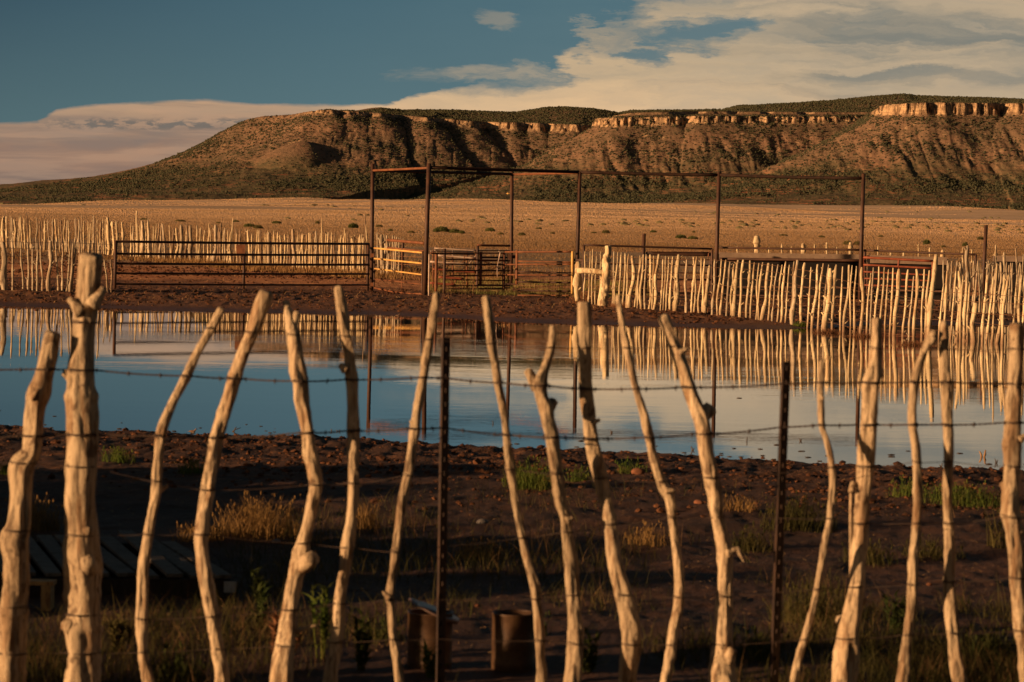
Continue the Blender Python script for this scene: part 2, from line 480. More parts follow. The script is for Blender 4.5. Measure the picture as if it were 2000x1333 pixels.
    streak = ell(1.52, 0.080, 0.16, 0.022, -0.13, 0.9)
    gmix = k.math('MULTIPLY', gmix, k.math('SUBTRACT', 1.0, k.math('MULTIPLY', streak, 0.8)))
    ccol = k.mix(gmix, warm, grey)
    st1 = k.noise(k.mapv(vec(1.0, 1.0), (1.3, 15, 1), rot=(0, 0, -0.10)), 1.0, 9, 0.54, 0.9)
    wm = k.math('MULTIPLY', k.mrange(st1, 0.38, 0.66, 0, 1, True), k.mrange(X, 1.1, 1.5, 0, 0.9, True))
    wm = k.math('MAXIMUM', wm, k.math('MULTIPLY', ell(1.93, -0.008, 0.22, 0.030, 0.03, 0.7), 0.9))
    ccol = k.mix(wm, ccol, (0.335, 0.285, 0.215))
    dm = k.math('MULTIPLY', k.mrange(st1, 0.54, 0.34, 0, 1, True), k.mrange(X, 0.9, 1.3, 0, 0.32, True))
    ccol = k.mix(dm, ccol, (0.150, 0.160, 0.155))
    # left bank: pinkish top, mottled line, haze below
    leftc = k.ramp(k.mrange(k.math('ADD', Y, k.math('MULTIPLY', n_fine, 0.02)), 0.20, 0.42),
                   [(0, (0.31, 0.225, 0.16)), (0.14, (0.30, 0.215, 0.155)), (0.24, (0.26, 0.185, 0.14)), (0.33, (0.185, 0.142, 0.122)), (0.5, (0.205, 0.142, 0.115)), (0.68, (0.175, 0.122, 0.105)), (0.80, (0.125, 0.100, 0.098)), (0.86, (0.082, 0.082, 0.092)), (1, (0.075, 0.075, 0.085))])
    lst = k.noise(vec(2.2, 34, 5, 3), 1.0, 7, 0.58, 0.5)
    leftc = k.mix(k.mrange(lst, 0.46, 0.62, 0, 0.40, True), leftc, (0.33, 0.225, 0.165))
    leftc = k.mix(k.mrange(lst, 0.50, 0.36, 0, 0.35, True), leftc, (0.125, 0.102, 0.105))
    pb = k.math('MULTIPLY', k.mrange(k.math('ABSOLUTE', k.math('SUBTRACT', Y, k.math('MULTIPLY_ADD', X, -0.012, 0.262))), 0.004, 0.017, 1, 0, True), k.mrange(n_puff, -0.06, 0.07, 0, 1, True))
    leftc = k.mix(k.math('MULTIPLY', k.math('MULTIPLY', pb, k.mrange(X, 0.05, 0.16)), 0.85), leftc, (0.098, 0.096, 0.098))
    ccol = k.mix(k.mrange(X, 0.52, 0.85, 1, 0, True), ccol, leftc)
    ccol = k.vmath('MULTIPLY', ccol, (1.16, 1.02, 0.86))
    col = k.mix(cov, blue, ccol)
    col = k.vmath('MULTIPLY', col, (0.90, 0.90, 0.90))
    front = k.mrange(sep.outputs[1], 0.05, 0.55, 0, 1, True)
    nis = k.vmath('MULTIPLY', sky.outputs[0], (0.030, 0.023, 0.017))
    col = k.mix(front, nis, col)
    # high above the picture the painted band gives way to the sky texture
    col = k.mix(k.mrange(sep.outputs[2], 0.16, 0.5, 0, 1, True), col, nis)
    bg = k.n('ShaderNodeBackground'); k.link(col, bg.inputs[0]); bg.inputs[1].default_value = 1.0
    k.link(bg.outputs[0], out.inputs[0])
    w.cycles.sampling_method = 'MANUAL'; w.cycles.sample_map_resolution = 512
build_world()

# ------------------------------------------------------------------ ground material
def plain_colour(k, pos, yv):
    # dry grass of the plain
    pg1 = k.noise(k.mapv(pos, (0.006, 0.014, 1)), 1.0, 6, 0.6, 0.5)
    pg2 = k.noise(k.mapv(pos, (0.05, 0.05, 1)), 1.0, 7, 0.72)
    pg3 = k.noise(k.mapv(pos, (1.1, 1.1, 1)), 1.0, 4, 0.7)
    gr = k.mix(k.mrange(pg1, 0.36, 0.62), (0.60, 0.39, 0.23), (0.80, 0.53, 0.32))
    gr = k.mix(k.math('MULTIPLY', k.mrange(pg2, 0.50, 0.66), 0.65), gr, (0.50, 0.33, 0.18))
    gr = k.mix(k.math('MULTIPLY', k.mrange(pg3, 0.5, 0.68), 0.5), gr, (0.44, 0.27, 0.135))
    pg4 = k.noise(k.mapv(pos, (0.011, 0.020, 1), loc=(7, 3, 0)), 1.0, 8, 0.68, 0.6)
    gr = k.mix(k.math('MULTIPLY', k.mrange(pg4, 0.47, 0.60), 0.55), gr, (0.46, 0.30, 0.16))
    gr = k.mix(k.math('MULTIPLY', k.mrange(yv, 420, 110, 0, 1), 0.80), gr, (0.20, 0.118, 0.052))
    # red earth streaks where the plain is bare
    gr = k.mix(k.math('MULTIPLY', k.mrange(k.noise(k.mapv(pos, (0.004, 0.03, 1), loc=(3, 9, 0)), 1.0, 5, 0.6), 0.60, 0.70), 0.45), gr, (0.40, 0.17, 0.09))
    scrubby = k.math('MULTIPLY', k.mrange(yv, 1500, 3100, 0, 1), k.mrange(k.noise(k.mapv(pos, (0.0022, 0.009, 1)), 1.0, 6, 0.65), 0.48, 0.60))
    gr = k.mix(k.math('MULTIPLY', scrubby, 0.45), gr, (0.27, 0.19, 0.10))
    return gr

def mat_ground():
    m, nt, out = newmat('soil_and_dry_grass'); k = NT(nt)
    g = k.n('ShaderNodeNewGeometry'); pos = g.outputs['Position']
    sp3 = k.n('ShaderNodeSeparateXYZ'); k.link(pos, sp3.inputs[0])
    yv = sp3.outputs[1]; xv = sp3.outputs[0]; zv = sp3.outputs[2]
    n1 = k.noise(pos, 0.9, 6, 0.65); n2 = k.noise(pos, 7.0, 6, 0.7); n3 = k.noise(pos, 38.0, 4, 0.7)
    mud = k.mix(k.mrange(n1, 0.36, 0.64), (0.034, 0.015, 0.009), (0.068, 0.028, 0.014))  # near soil coloured extra dark, standing in for foreground shade
    mud = k.mix(k.math('MULTIPLY', k.mrange(n2, 0.52, 0.7), k.mrange(yv, 19, 21.5, 0.15, 1)), mud, (0.22, 0.095, 0.042))
    mud = k.mix(k.math('MULTIPLY', k.mrange(n3, 0.55, 0.68), 0.55), mud, (0.05, 0.022, 0.013))
    # corral floor: redder, with straw
    cor = k.mix(k.mrange(n1, 0.38, 0.6), (0.38, 0.135, 0.050), (0.58, 0.25, 0.095))
    cor = k.mix(k.mrange(n2, 0.56, 0.68), cor, (0.11, 0.042, 0.02))
    # strip beside the water: dark wet manure churned by cattle
    nb = k.noise(k.mapv(pos, (0.22, 0.5, 1)), 1.0, 5, 0.65)
    dk = k.math('MULTIPLY', k.mrange(k.math('ADD', yv, k.math('MULTIPLY', k.math('SUBTRACT', nb, 0.5), 22)), 86, 93, 1, 0, True), 0.85)
    cor = k.mix(dk, cor, k.mix(k.mrange(n2, 0.42, 0.7), (0.055, 0.024, 0.014), (0.20, 0.085, 0.038)))
    col = k.mix(k.mrange(yv, 55, 60), mud, cor)
    gr = plain_colour(k, pos, yv)
    gm = k.mrange(k.math('ADD', yv, k.math('MULTIPLY', k.math('SUBTRACT', n1, 0.5), 14)), 99, 112, 0, 1, True)
    col = k.mix(gm, col, gr)
    # wet edge near the water
    wet = k.mrange(zv, 0.02, 0.10, 1, 0, True)
    wet = k.math('MULTIPLY', wet, k.mrange(yv, 100, 90))
    col = k.mix(k.math('MULTIPLY', wet, 0.75), col, (0.045, 0.020, 0.013))
    b = k.bump(k.math('ADD', n3, k.math('MULTIPLY', n2, 2.0)), 0.8, 0.02)
    soil = k.bsdf(col, k.mrange(wet, 0, 1, 0.9, 0.55), b, spec=0.25)
    k.link(soil, out.inputs[0]); return m
M_GROUND = mat_ground()

def build_ground():
    s_d = np.linspace(-1, 1, 820)
    ext = 1.0 + np.geomspace(0.01, 30, 40)
    S = np.concatenate([-ext[::-1], s_d, ext])
    # rows: even spacing in picture height
    e = np.concatenate([np.linspace(2400, 1260, 90), np.linspace(1250, 470, 470)]) - 465.0
    yr = 1.9 * F / e
    yr = yr[yr < 62]
    y2 = np.arange(62, 125, 0.26)
    y3 = np.concatenate([np.geomspace(125, 4200, 170), [5000, 7000, 10000, 20000]])
    Yr = np.concatenate([[-400, -60, -20, -8, 0, 4, 7], yr, y2, y3])
    Yr = np.unique(Yr)
    wY = np.where(Yr > 0, 4.5 + 0.215 * Yr, 4.5)
    Xg = S[None, :] * wY[:, None]; Yg = np.repeat(Yr[:, None], len(S), 1)
    Z = tz(Xg, Yg)
    # outside the pond's surroundings keep it plain
    V = np.stack([Xg, Yg, Z], -1).reshape(-1, 3)
    nr, nc = Xg.shape
    i = np.arange(nr - 1)[:, None] * nc; j = np.arange(nc - 1)[None]
    Q = np.stack([i + j, i + j + 1, i + nc + j + 1, i + nc + j], -1).reshape(-1, 4)
    o = mesh_np('ground', V, Q, M_GROUND)
    tag(o, kind='structure')
build_ground()

# ------------------------------------------------------------------ water
def mat_water():
    m, nt, out = newmat('pond_water'); k = NT(nt)
    pos = k.n('ShaderNodeNewGeometry').outputs['Position']
    rip = k.noise(k.mapv(pos, (3.0, 9.0, 1)), 1.0, 3, 0.5)
    sw = k.noise(k.mapv(pos, (0.9, 2.2, 1)), 1.0, 2, 0.5)
    zone = k.mrange(k.noise(k.mapv(pos, (0.05, 0.16, 1), loc=(2.2, 0.4, 0)), 1.0, 3, 0.5), 0.46, 0.62, 0.12, 1.0, True)
    sp3 = k.n('ShaderNodeSeparateXYZ'); k.link(pos, sp3.inputs[0])
    zone = k.math('MULTIPLY', zone, k.mrange(sp3.outputs[1], 26, 46, 0.25, 1.0))
    h = k.math('ADD', k.math('MULTIPLY', rip, 0.45), sw)
    h = k.math('MULTIPLY', h, zone)
    b = k.bump(h, 1.0, 0.0020)
    sh = k.bsdf((0.035, 0.024, 0.016), 0.015, b, spec=0.5, ior=1.333)
    gl = k.n('ShaderNodeBsdfGlossy'); gl.inputs[0].default_value = (0.95, 0.95, 0.95, 1); gl.inputs['Roughness'].default_value = 0.01
    k.link(b, gl.inputs['Normal'])
    mx = k.n('ShaderNodeMixShader'); mx.inputs[0].default_value = 0.45
    k.link(sh, mx.inputs[1]); k.link(gl.outputs[0], mx.inputs[2]); k.link(mx.outputs[0], out.inputs[0]); return m
w_V = [[-60, 20, 0], [60, 20, 0], [60, 78, 0], [-60, 78, 0]]
tag(mesh_np('water', w_V, np.array([[0, 1, 2, 3]]), mat_water(), smooth=False), kind='structure')

# ------------------------------------------------------------------ mesa
MD = 4000.0
def mpx(px, D): return (px - 1000.0) / F * D
rim = [(475, 5200), (475, 4230), (500, 4170), (530, 4150), (560, 4125), (600, 4085), (622, 4050), (640, 4045), (656, 4098), (674, 4050), (692, 4055), (712, 4105), (728, 4055), (745, 4070), (776, 4150), (800, 4080), (822, 4065),
       (850, 4140), (868, 4090), (910, 4085), (940, 4160), (958, 4110), (1000, 4105), (1018, 4160), (1035, 4110), (1048, 4110), (1064, 4158), (1082, 4110), (1120, 4100), (1150, 4120), (1180, 4150),
       (1191, 3890), (1225, 3850), (1290, 3850), (1350, 3905), (1370, 3845), (1415, 3845), (1427, 3890), (1440, 3850), (1475, 3855), (1485, 3915), (1500, 3860), (1545, 3865), (1560, 3910), (1580, 3865), (1690, 3880), (1706, 3870),
       (1716, 3640), (1760, 3600), (1800, 3590), (1813, 3625), (1830, 3590), (1925, 3600), (1945, 3720), (1965, 3590), (2060, 3570), (2150, 3560), (2180, 3640), (2210, 3560), (2600, 3500), (3000, 3500)]
rimP = np.array([[mpx(a, d), d] for a, d in rim])
KX = np.array([a for a, _ in rim]); KD = np.array([d for _, d in rim])
# photo height (levelled) of the cliff's top edge, of the cliff's foot, and of the skyline
rt_px = np.array([(0, 240), (475, 248), (500, 238), (560, 234), (600, 226), (625, 222), (700, 225), (800, 232), (930, 240), (1000, 240), (1180, 243), (1189, 224), (1230, 216), (1400, 211), (1680, 208), (1706, 206), (1718, 190), (1800, 186), (2000, 184), (2600, 180)], float)
cl_px = np.array([(0, 1), (490, 2), (530, 4), (590, 3), (610, 7), (680, 7), (780, 4), (930, 12), (1180, 15), (1192, 17), (1300, 15), (1500, 13), (1680, 10), (1706, 3), (1718, 22), (1850, 24), (2000, 20), (2600, 20)], float)
sk_px = np.array([(0, 252), (470, 250), (530, 237), (590, 230), (612, 220), (680, 218), (735, 216), (780, 221), (860, 220), (1000, 221), (1050, 212), (1100, 209), (1150, 211), (1200, 218), (1222, 213), (1400, 209), (1430, 200), (1520, 195), (1600, 189), (1700, 177), (1755, 172), (1780, 175), (1900, 176), (2000, 178), (2600, 175)], float)
bench = np.array([(0, 0), (1180, 0), (1200, 10), (1680, 10), (1715, 0), (2600, 0)], float)

def mesa_h(X, Y):
    px = X / np.maximum(Y, 1) * F + 1000
    # warp for rocky irregularity
    wx = X + fbm(X / 60, Y / 60, 31, 3) * 6 + fbm(X / 11, Y / 11, 33, 3) * 1.4
    wy = Y + fbm(X / 60 + 9, Y / 60, 32, 3) * 9 + fbm(X / 10, Y / 10, 34, 3) * 1.8
    P_ = np.stack([wx, wy], -1).reshape(-1, 2)
    best = np.full(len(P_), 1e12); att = np.zeros((len(P_), 4))
    h2z = lambda yy, D: 1.9 + (465 - yy) / F * D
    av = np.stack([h2z(np.interp(KX, rt_px[:, 0], rt_px[:, 1]), KD), np.interp(KX, cl_px[:, 0], cl_px[:, 1]) * KD / F,
                   np.interp(KX, bench[:, 0], bench[:, 1]) * KD / F, h2z(np.interp(KX, sk_px[:, 0], sk_px[:, 1]), KD + 230)], -1)
    for n_, (a, b) in enumerate(zip(rimP[:-1], rimP[1:])):
        ab = b - a; L2 = (ab ** 2).sum()
        t = np.clip(((P_ - a) @ ab) / L2, 0, 1)
        q = P_ - (a + t[:, None] * ab)
        q2 = (q ** 2).sum(1); w_ = q2 < best
        best[w_] = q2[w_]; att[w_] = (av[n_] + t[:, None] * (av[n_ + 1] - av[n_]))[w_]
    d = np.sqrt(best).reshape(X.shape)
    zr, c, bn, zs = [att[:, i].reshape(X.shape) for i in range(4)]
    wpx = wx / np.maximum(wy, 1) * F + 1000
    yr_ = np.interp(wpx, KX, KD)
    inside = (wy > yr_) & (wpx > 475)
    dd = np.where(inside, d, -d)
    out = np.maximum(-dd, 0)
    bw = sstep(0.5, 4, bn)
    c1 = sstep(0, 2.0, out) * 3.0 * bw
    c2 = sstep(2.0, 20.0, out) * np.maximum(bn - 3.0, 0) * bw
    o3 = 22.0 * bw
    rock_n = fbm(X / 4.5, Y / 6, 41, 4, 0.65)
    c3 = sstep(o3, o3 + 7, out + rock_n * 8) * c
    ot = np.maximum(out - (o3 + 6), 0)
    # talus: steep, then concave apron
    prof = np.interp(ot, [0, 30, 60, 100, 150, 210, 290, 420, 620, 900, 1200], [0, 17, 34, 54, 74, 90, 104, 121, 137, 150, 157])
    z = zr - c1 - c2 - c3 - prof
    # ribs and gullies down the talus
    rib = np.abs(fbm(X / 42 + 0.25 * Y / 100, Y / 300, 51, 3))
    ribf = np.abs(fbm(X / 13, Y / 90, 52, 3))
    m = sstep(5, 60, ot) * sstep(420, 120, ot)
    z = z - m * (0.30 - np.minimum(rib, 0.30)) * np.interp(px, [430, 560, 620, 1150, 1200], [2, 5, 3, 6, 10]) - m * (0.3 - np.minimum(ribf, 0.3)) * np.interp(px, [600, 650, 1150, 1200], [2, 4, 4, 4])
    z = z + sstep(8, 40, ot) * fbm(X / 22, Y / 22, 53, 4, 0.55) * 1.3 + sstep(150, 300, ot) * sstep(1100, 500, ot) * fbm(X / 110, Y / 70, 54, 4) * 4
    # rounded red shoulder below the western nose
    cx, cy, hz = mpx(590, 3950), 3950, h2z(266, 3950)
    ex = (X - cx); ey = (Y - cy)
    rr = np.sqrt((ex * np.where(ex > 0, 1.3, 0.85)) ** 2 + (ey * 0.8) ** 2)
    gl = np.abs(np.sin(np.arctan2(ey, ex) * 9 + fbm(X / 30, Y / 30, 61, 2) * 2)) * sstep(55, 100, rr) * 6 * sstep(-0.4, 0.6, ex / (rr + 1))
    dome = hz - 82 * (1 - np.exp(-(rr / 105) ** 2)) - 0.10 * rr - np.maximum(rr - 130, 0) * 0.3 - gl
    z = np.where(inside, z, np.maximum(z, dome - 13))
    zs = 1.9 + (465 - np.interp(px, sk_px[:, 0], sk_px[:, 1])) / F * np.maximum(Y, 3600)
    # plateau and the low rises on it
    zi = zr + (zs - zr) * sstep(10, 260, d) + fbm(X / 50, Y / 50, 71, 3) * 1.5 * sstep(20, 120, d)
    z = np.where(inside, zi, z)
    rockm = np.where(inside, sstep(6, 0, d), sstep(o3 + 13, o3 + 6, out + rock_n * 6)) * sstep(1.5, 6, c + 0.0)
    return z, np.where(inside, d, -out), rockm

def build_mesa():
    pxs = np.concatenate([np.linspace(-2500, -420, 60), np.arange(-400, 2440, 2.0), np.linspace(2460, 3400, 30)])
    ys = np.concatenate([np.arange(2300, 3100, 20), np.arange(3100, 3420, 5.5), np.arange(3420, 4320, 2.4), np.arange(4320, 4700, 12), np.array([4750, 4900, 5200])])
    Yg, PX = np.meshgrid(ys, pxs, indexing='ij')
    Xg = (PX - 1000) / F * Yg
    z, d, rk = mesa_h(Xg, Yg)
    zp = tz(Xg, Yg, fine=False)
    ext = sstep(-1900, -200, PX) * 0 + 1
    Z = np.maximum(z, zp - 6)
    # ease the foot of the apron into the plain
    Z = np.where(z > zp, z, zp - np.minimum((zp - z) * 0.6, 8) - 0.4)
    V = np.stack([Xg, Yg, Z], -1).reshape(-1, 3)
    nr, nc = Xg.shape
    i = np.arange(nr - 1)[:, None] * nc; j = np.arange(nc - 1)[None]
    Q = np.stack([i + j, i + j + 1, i + nc + j + 1, i + nc + j], -1).reshape(-1, 4)
    m, nt, out = newmat('mesa_rock_and_talus'); k = NT(nt)
    g = k.n('ShaderNodeNewGeometry'); pos = g.outputs['Position']
    s3 = k.n('ShaderNodeSeparateXYZ'); k.link(pos, s3.inputs[0])
    nz = k.n('ShaderNodeSeparateXYZ'); k.link(g.outputs['Normal'], nz.inputs[0])
    n1 = k.noise(k.mapv(pos, (0.012, 0.012, 0.03)), 1.0, 6, 0.62)
    n2 = k.noise(k.mapv(pos, (0.09, 0.09, 0.16)), 1.0, 6, 0.7)
    n3 = k.noise(k.mapv(pos, (0.035, 0.035, 0.9)), 1.0, 4, 0.6)
    tal = k.mix(k.mrange(n1, 0.38, 0.62), (0.150, 0.100, 0.062), (0.225, 0.130, 0.080))
    tal = k.mix(k.math('MULTIPLY', k.mrange(n2, 0.55, 0.70), 0.7), tal, (0.30, 0.185, 0.105))
    tal = k.mix(k.math('MULTIPLY', k.mrange(n2, 0.46, 0.36), 0.6), tal, (0.060, 0.055, 0.028))
    low = k.mrange(k.math('ADD', s3.outputs[2], k.math('MULTIPLY', k.math('SUBTRACT', n1, 0.5), 60)), 118, 78, 0, 1, True)
    apr = k.mix(k.mrange(n2, 0.40, 0.62), (0.085, 0.075, 0.040), (0.175, 0.115, 0.062))
    red = k.math('MULTIPLY', k.mrange(n3, 0.54, 0.60), k.mrange(n1, 0.46, 0.56))
    apr = k.mix(red, apr, (0.40, 0.155, 0.078))
    col = k.mix(low, tal, apr)
    rockc = k.mix(k.mrange(n3, 0.36, 0.62), (0.32, 0.20, 0.115), (0.58, 0.38, 0.21))
    rockc = k.mix(k.math('MULTIPLY', k.mrange(k.noise(k.mapv(pos, (0.17, 0.17, 0.05)), 1.0, 5, 0.7), 0.47, 0.56), 0.9), rockc, (0.14, 0.085, 0.05))
    at = k.n('ShaderNodeAttribute'); at.attribute_name = 'rock'
    steep = k.mrange(nz.outputs[2], 0.93, 0.80, 0, 1, True)
    scat = k.math('MULTIPLY', k.mrange(k.noise(k.mapv(pos, (0.05, 0.05, 0.12), loc=(5, 5, 5)), 1.0, 6, 0.75), 0.58, 0.63), k.mrange(s3.outputs[2], 85, 125))
    col = k.mix(k.math('MAXIMUM', k.math('MULTIPLY', steep, at.outputs['Fac']), k.math('MULTIPLY', scat, 0.7)), col, rockc)
    b = k.bump(n2, 0.9, 3.0)
    k.link(k.bsdf(col, 0.95, b, spec=0.1), out.inputs[0])
    o = mesh_np('mesa', V, Q, m); tag(o, kind='structure')
    ra = o.data.attributes.new('rock', 'FLOAT', 'POINT'); ra.data.foreach_set('value', rk.astype(np.float32).ravel())
    # ---- juniper scrub on the mesa: one mass nobody could count
    r = np.random.default_rng(5)
    N = 560000
    px = r.uniform(-60, 2080, N); yy = r.uniform(2950, 4500, N)
    x = (px - 1000) / F * yy
    z, d, rk = mesa_h(x, yy); zp = tz(x, yy, fine=False)
    ok = z > zp - 9
    hfac = (z - zp)
    dens = np.where(d > 6, np.where(d < 300, 0.75, 0.2), 0)
    clump = fbm(x / 45, yy / 45, 81, 3); clump2 = fbm(x / 180, yy / 120, 82, 3)
    out_ = -d
    tal_d = np.where((out_ > 14) & (out_ < 130), 0.22 + 0.45 * sstep(0.0, 0.5, clump), 0)
    apr_d = sstep(110, 190, out_) * (0.12 + 0.95 * sstep(-0.35, 0.35, clump * .8 + clump2 * 1.3)) * sstep(-5, 7, hfac + (clump2 + 2 * fbm(x / 420, yy / 300, 85, 2)) * 9)
    apr_d = apr_d * np.where(px < 520, 0.45, 0.8)
    nearm = (out_ > 9) & (out_ < 30)
    dens = np.maximum(dens, np.maximum(tal_d, apr_d)) + nearm * 0.35
    # fewer on the bare red shoulder
    cx = mpx(607, 3880); dens = dens * np.where(np.hypot(x - cx, (yy - 3880)) < 85, 0.30, 1)
    keep = ok & (r.uniform(0, 1, N) < dens * 0.62)
    # scattered outliers where apron meets plain
    z = np.maximum(z, zp)
    x, yy, z, out_ = x[keep], yy[keep], z[keep], out_[keep]
    sz = r.uniform(0.55, 0.95, len(x)) * (1 + 0.9 * r.uniform(0, 1, len(x)) ** 4)
    Vt, Tt = scatter_blobs(np.stack([x, yy, z + sz * 0.55], -1), sz, (1.1, 1.1, 0.95), ICO1 if False else ICOT, 0.3, 3)
    mt = mat_simple('juniper_green', (0.048, 0.049, 0.028), (0.074, 0.068, 0.038), 0.06, 0.9, 0.0, spec=0.05)
    t = mesh_np('juniper_scrub', Vt, Tt, mt, smooth=False)
    tag(t, 'dark juniper scrub covering the mesa slopes and rim', 'scrub', kind='stuff')
    print('mesa trees', len(x))
ICOT = ico(1)
build_mesa()
# ------------------------------------------------------------------ materials for the fences
M_STAKE = mat_wood('weathered_juniper_wood', (0.55, 0.415, 0.265), (0.38, 0.27, 0.165), (0.12, 0.072, 0.042), 1.0, 0.85, 0.012)
M_STAKE_FAR = mat_wood('bleached_juniper_wood', (0.68, 0.53, 0.32), (0.53, 0.39, 0.22), (0.20, 0.125, 0.07), 0.45, 0.55, 0.008, wet=(0.02, 0.34))
M_STAKE_BACK = mat_wood('grey_juniper_wood', (0.50, 0.40, 0.27), (0.38, 0.28, 0.18), (0.17, 0.11, 0.07), 0.45, 0.5, 0.006)
M_STAKE_DARK = mat_wood('brown_bark_wood', (0.30, 0.20, 0.12), (0.20, 0.13, 0.08), (0.09, 0.06, 0.04), 0.45, 0.5, 0.006)
M_WIRE = mat_simple('rusty_wire', (0.030, 0.018, 0.013), (0.055, 0.030, 0.019), 60, 0.7, 0.0, spec=0.3)
M_PIPE = mat_simple('rusty_brown_pipe', (0.045, 0.021, 0.013), (0.085, 0.037, 0.020), 2.5, 0.6, 0.002, spec=0.3, c3=(0.06, 0.028, 0.02))
M_RUST = mat_simple('orange_rusted_steel', (0.13, 0.045, 0.018), (0.22, 0.08, 0.030), 4.0, 0.65, 0.002, spec=0.3, c3=(0.11, 0.04, 0.02))
M_YELLOW = mat_simple('worn_yellow_paint', (0.62, 0.36, 0.10), (0.48, 0.24, 0.07), 5.0, 0.6, 0.001, spec=0.3, c3=(0.22, 0.09, 0.035))
M_RED = mat_simple('faded_red_paint', (0.17, 0.040, 0.018), (0.25, 0.065, 0.026), 5.0, 0.6, 0.001, spec=0.3, c3=(0.14, 0.04, 0.02))
M_PALE = mat_simple('pale_galvanised_steel', (0.50, 0.38, 0.30), (0.36, 0.22, 0.15), 5.0, 0.55, 0.001, spec=0.4)
M_MESH = mat_simple('rusty_mesh_wire', (0.16, 0.08, 0.045), (0.24, 0.12, 0.06), 20, 0.7, 0.0, spec=0.2)
M_TPOST = mat_simple('rusted_dark_steel', (0.018, 0.009, 0.006), (0.045, 0.020, 0.010), 14.0, 0.6, 0.001, spec=0.3, c3=(0.02, 0.012, 0.009))

def resample(pts, n):
    """pts rows of any width, smooth (Catmull-Rom) resampling by length"""
    pts = np.asarray(pts, float)
    P0 = np.vstack([2 * pts[0] - pts[1], pts, 2 * pts[-1] - pts[-2]])
    outp = []
    for i in range(1, len(P0) - 2):
        for t in np.linspace(0, 1, 8, endpoint=False):
            a, b, c, d = P0[i - 1], P0[i], P0[i + 1], P0[i + 2]
            outp.append(0.5 * ((2 * b) + (-a + c) * t + (2 * a - 5 * b + 4 * c - d) * t * t + (-a + 3 * b - 3 * c + d) * t ** 3))
    outp.append(pts[-1]); outp = np.array(outp)
    L = np.concatenate([[0], np.cumsum(np.linalg.norm(np.diff(outp[:, :2], axis=0), axis=1))])
    s = np.linspace(0, L[-1], n)
    return np.stack([np.interp(s, L, outp[:, k]) for k in range(outp.shape[1])], 1)

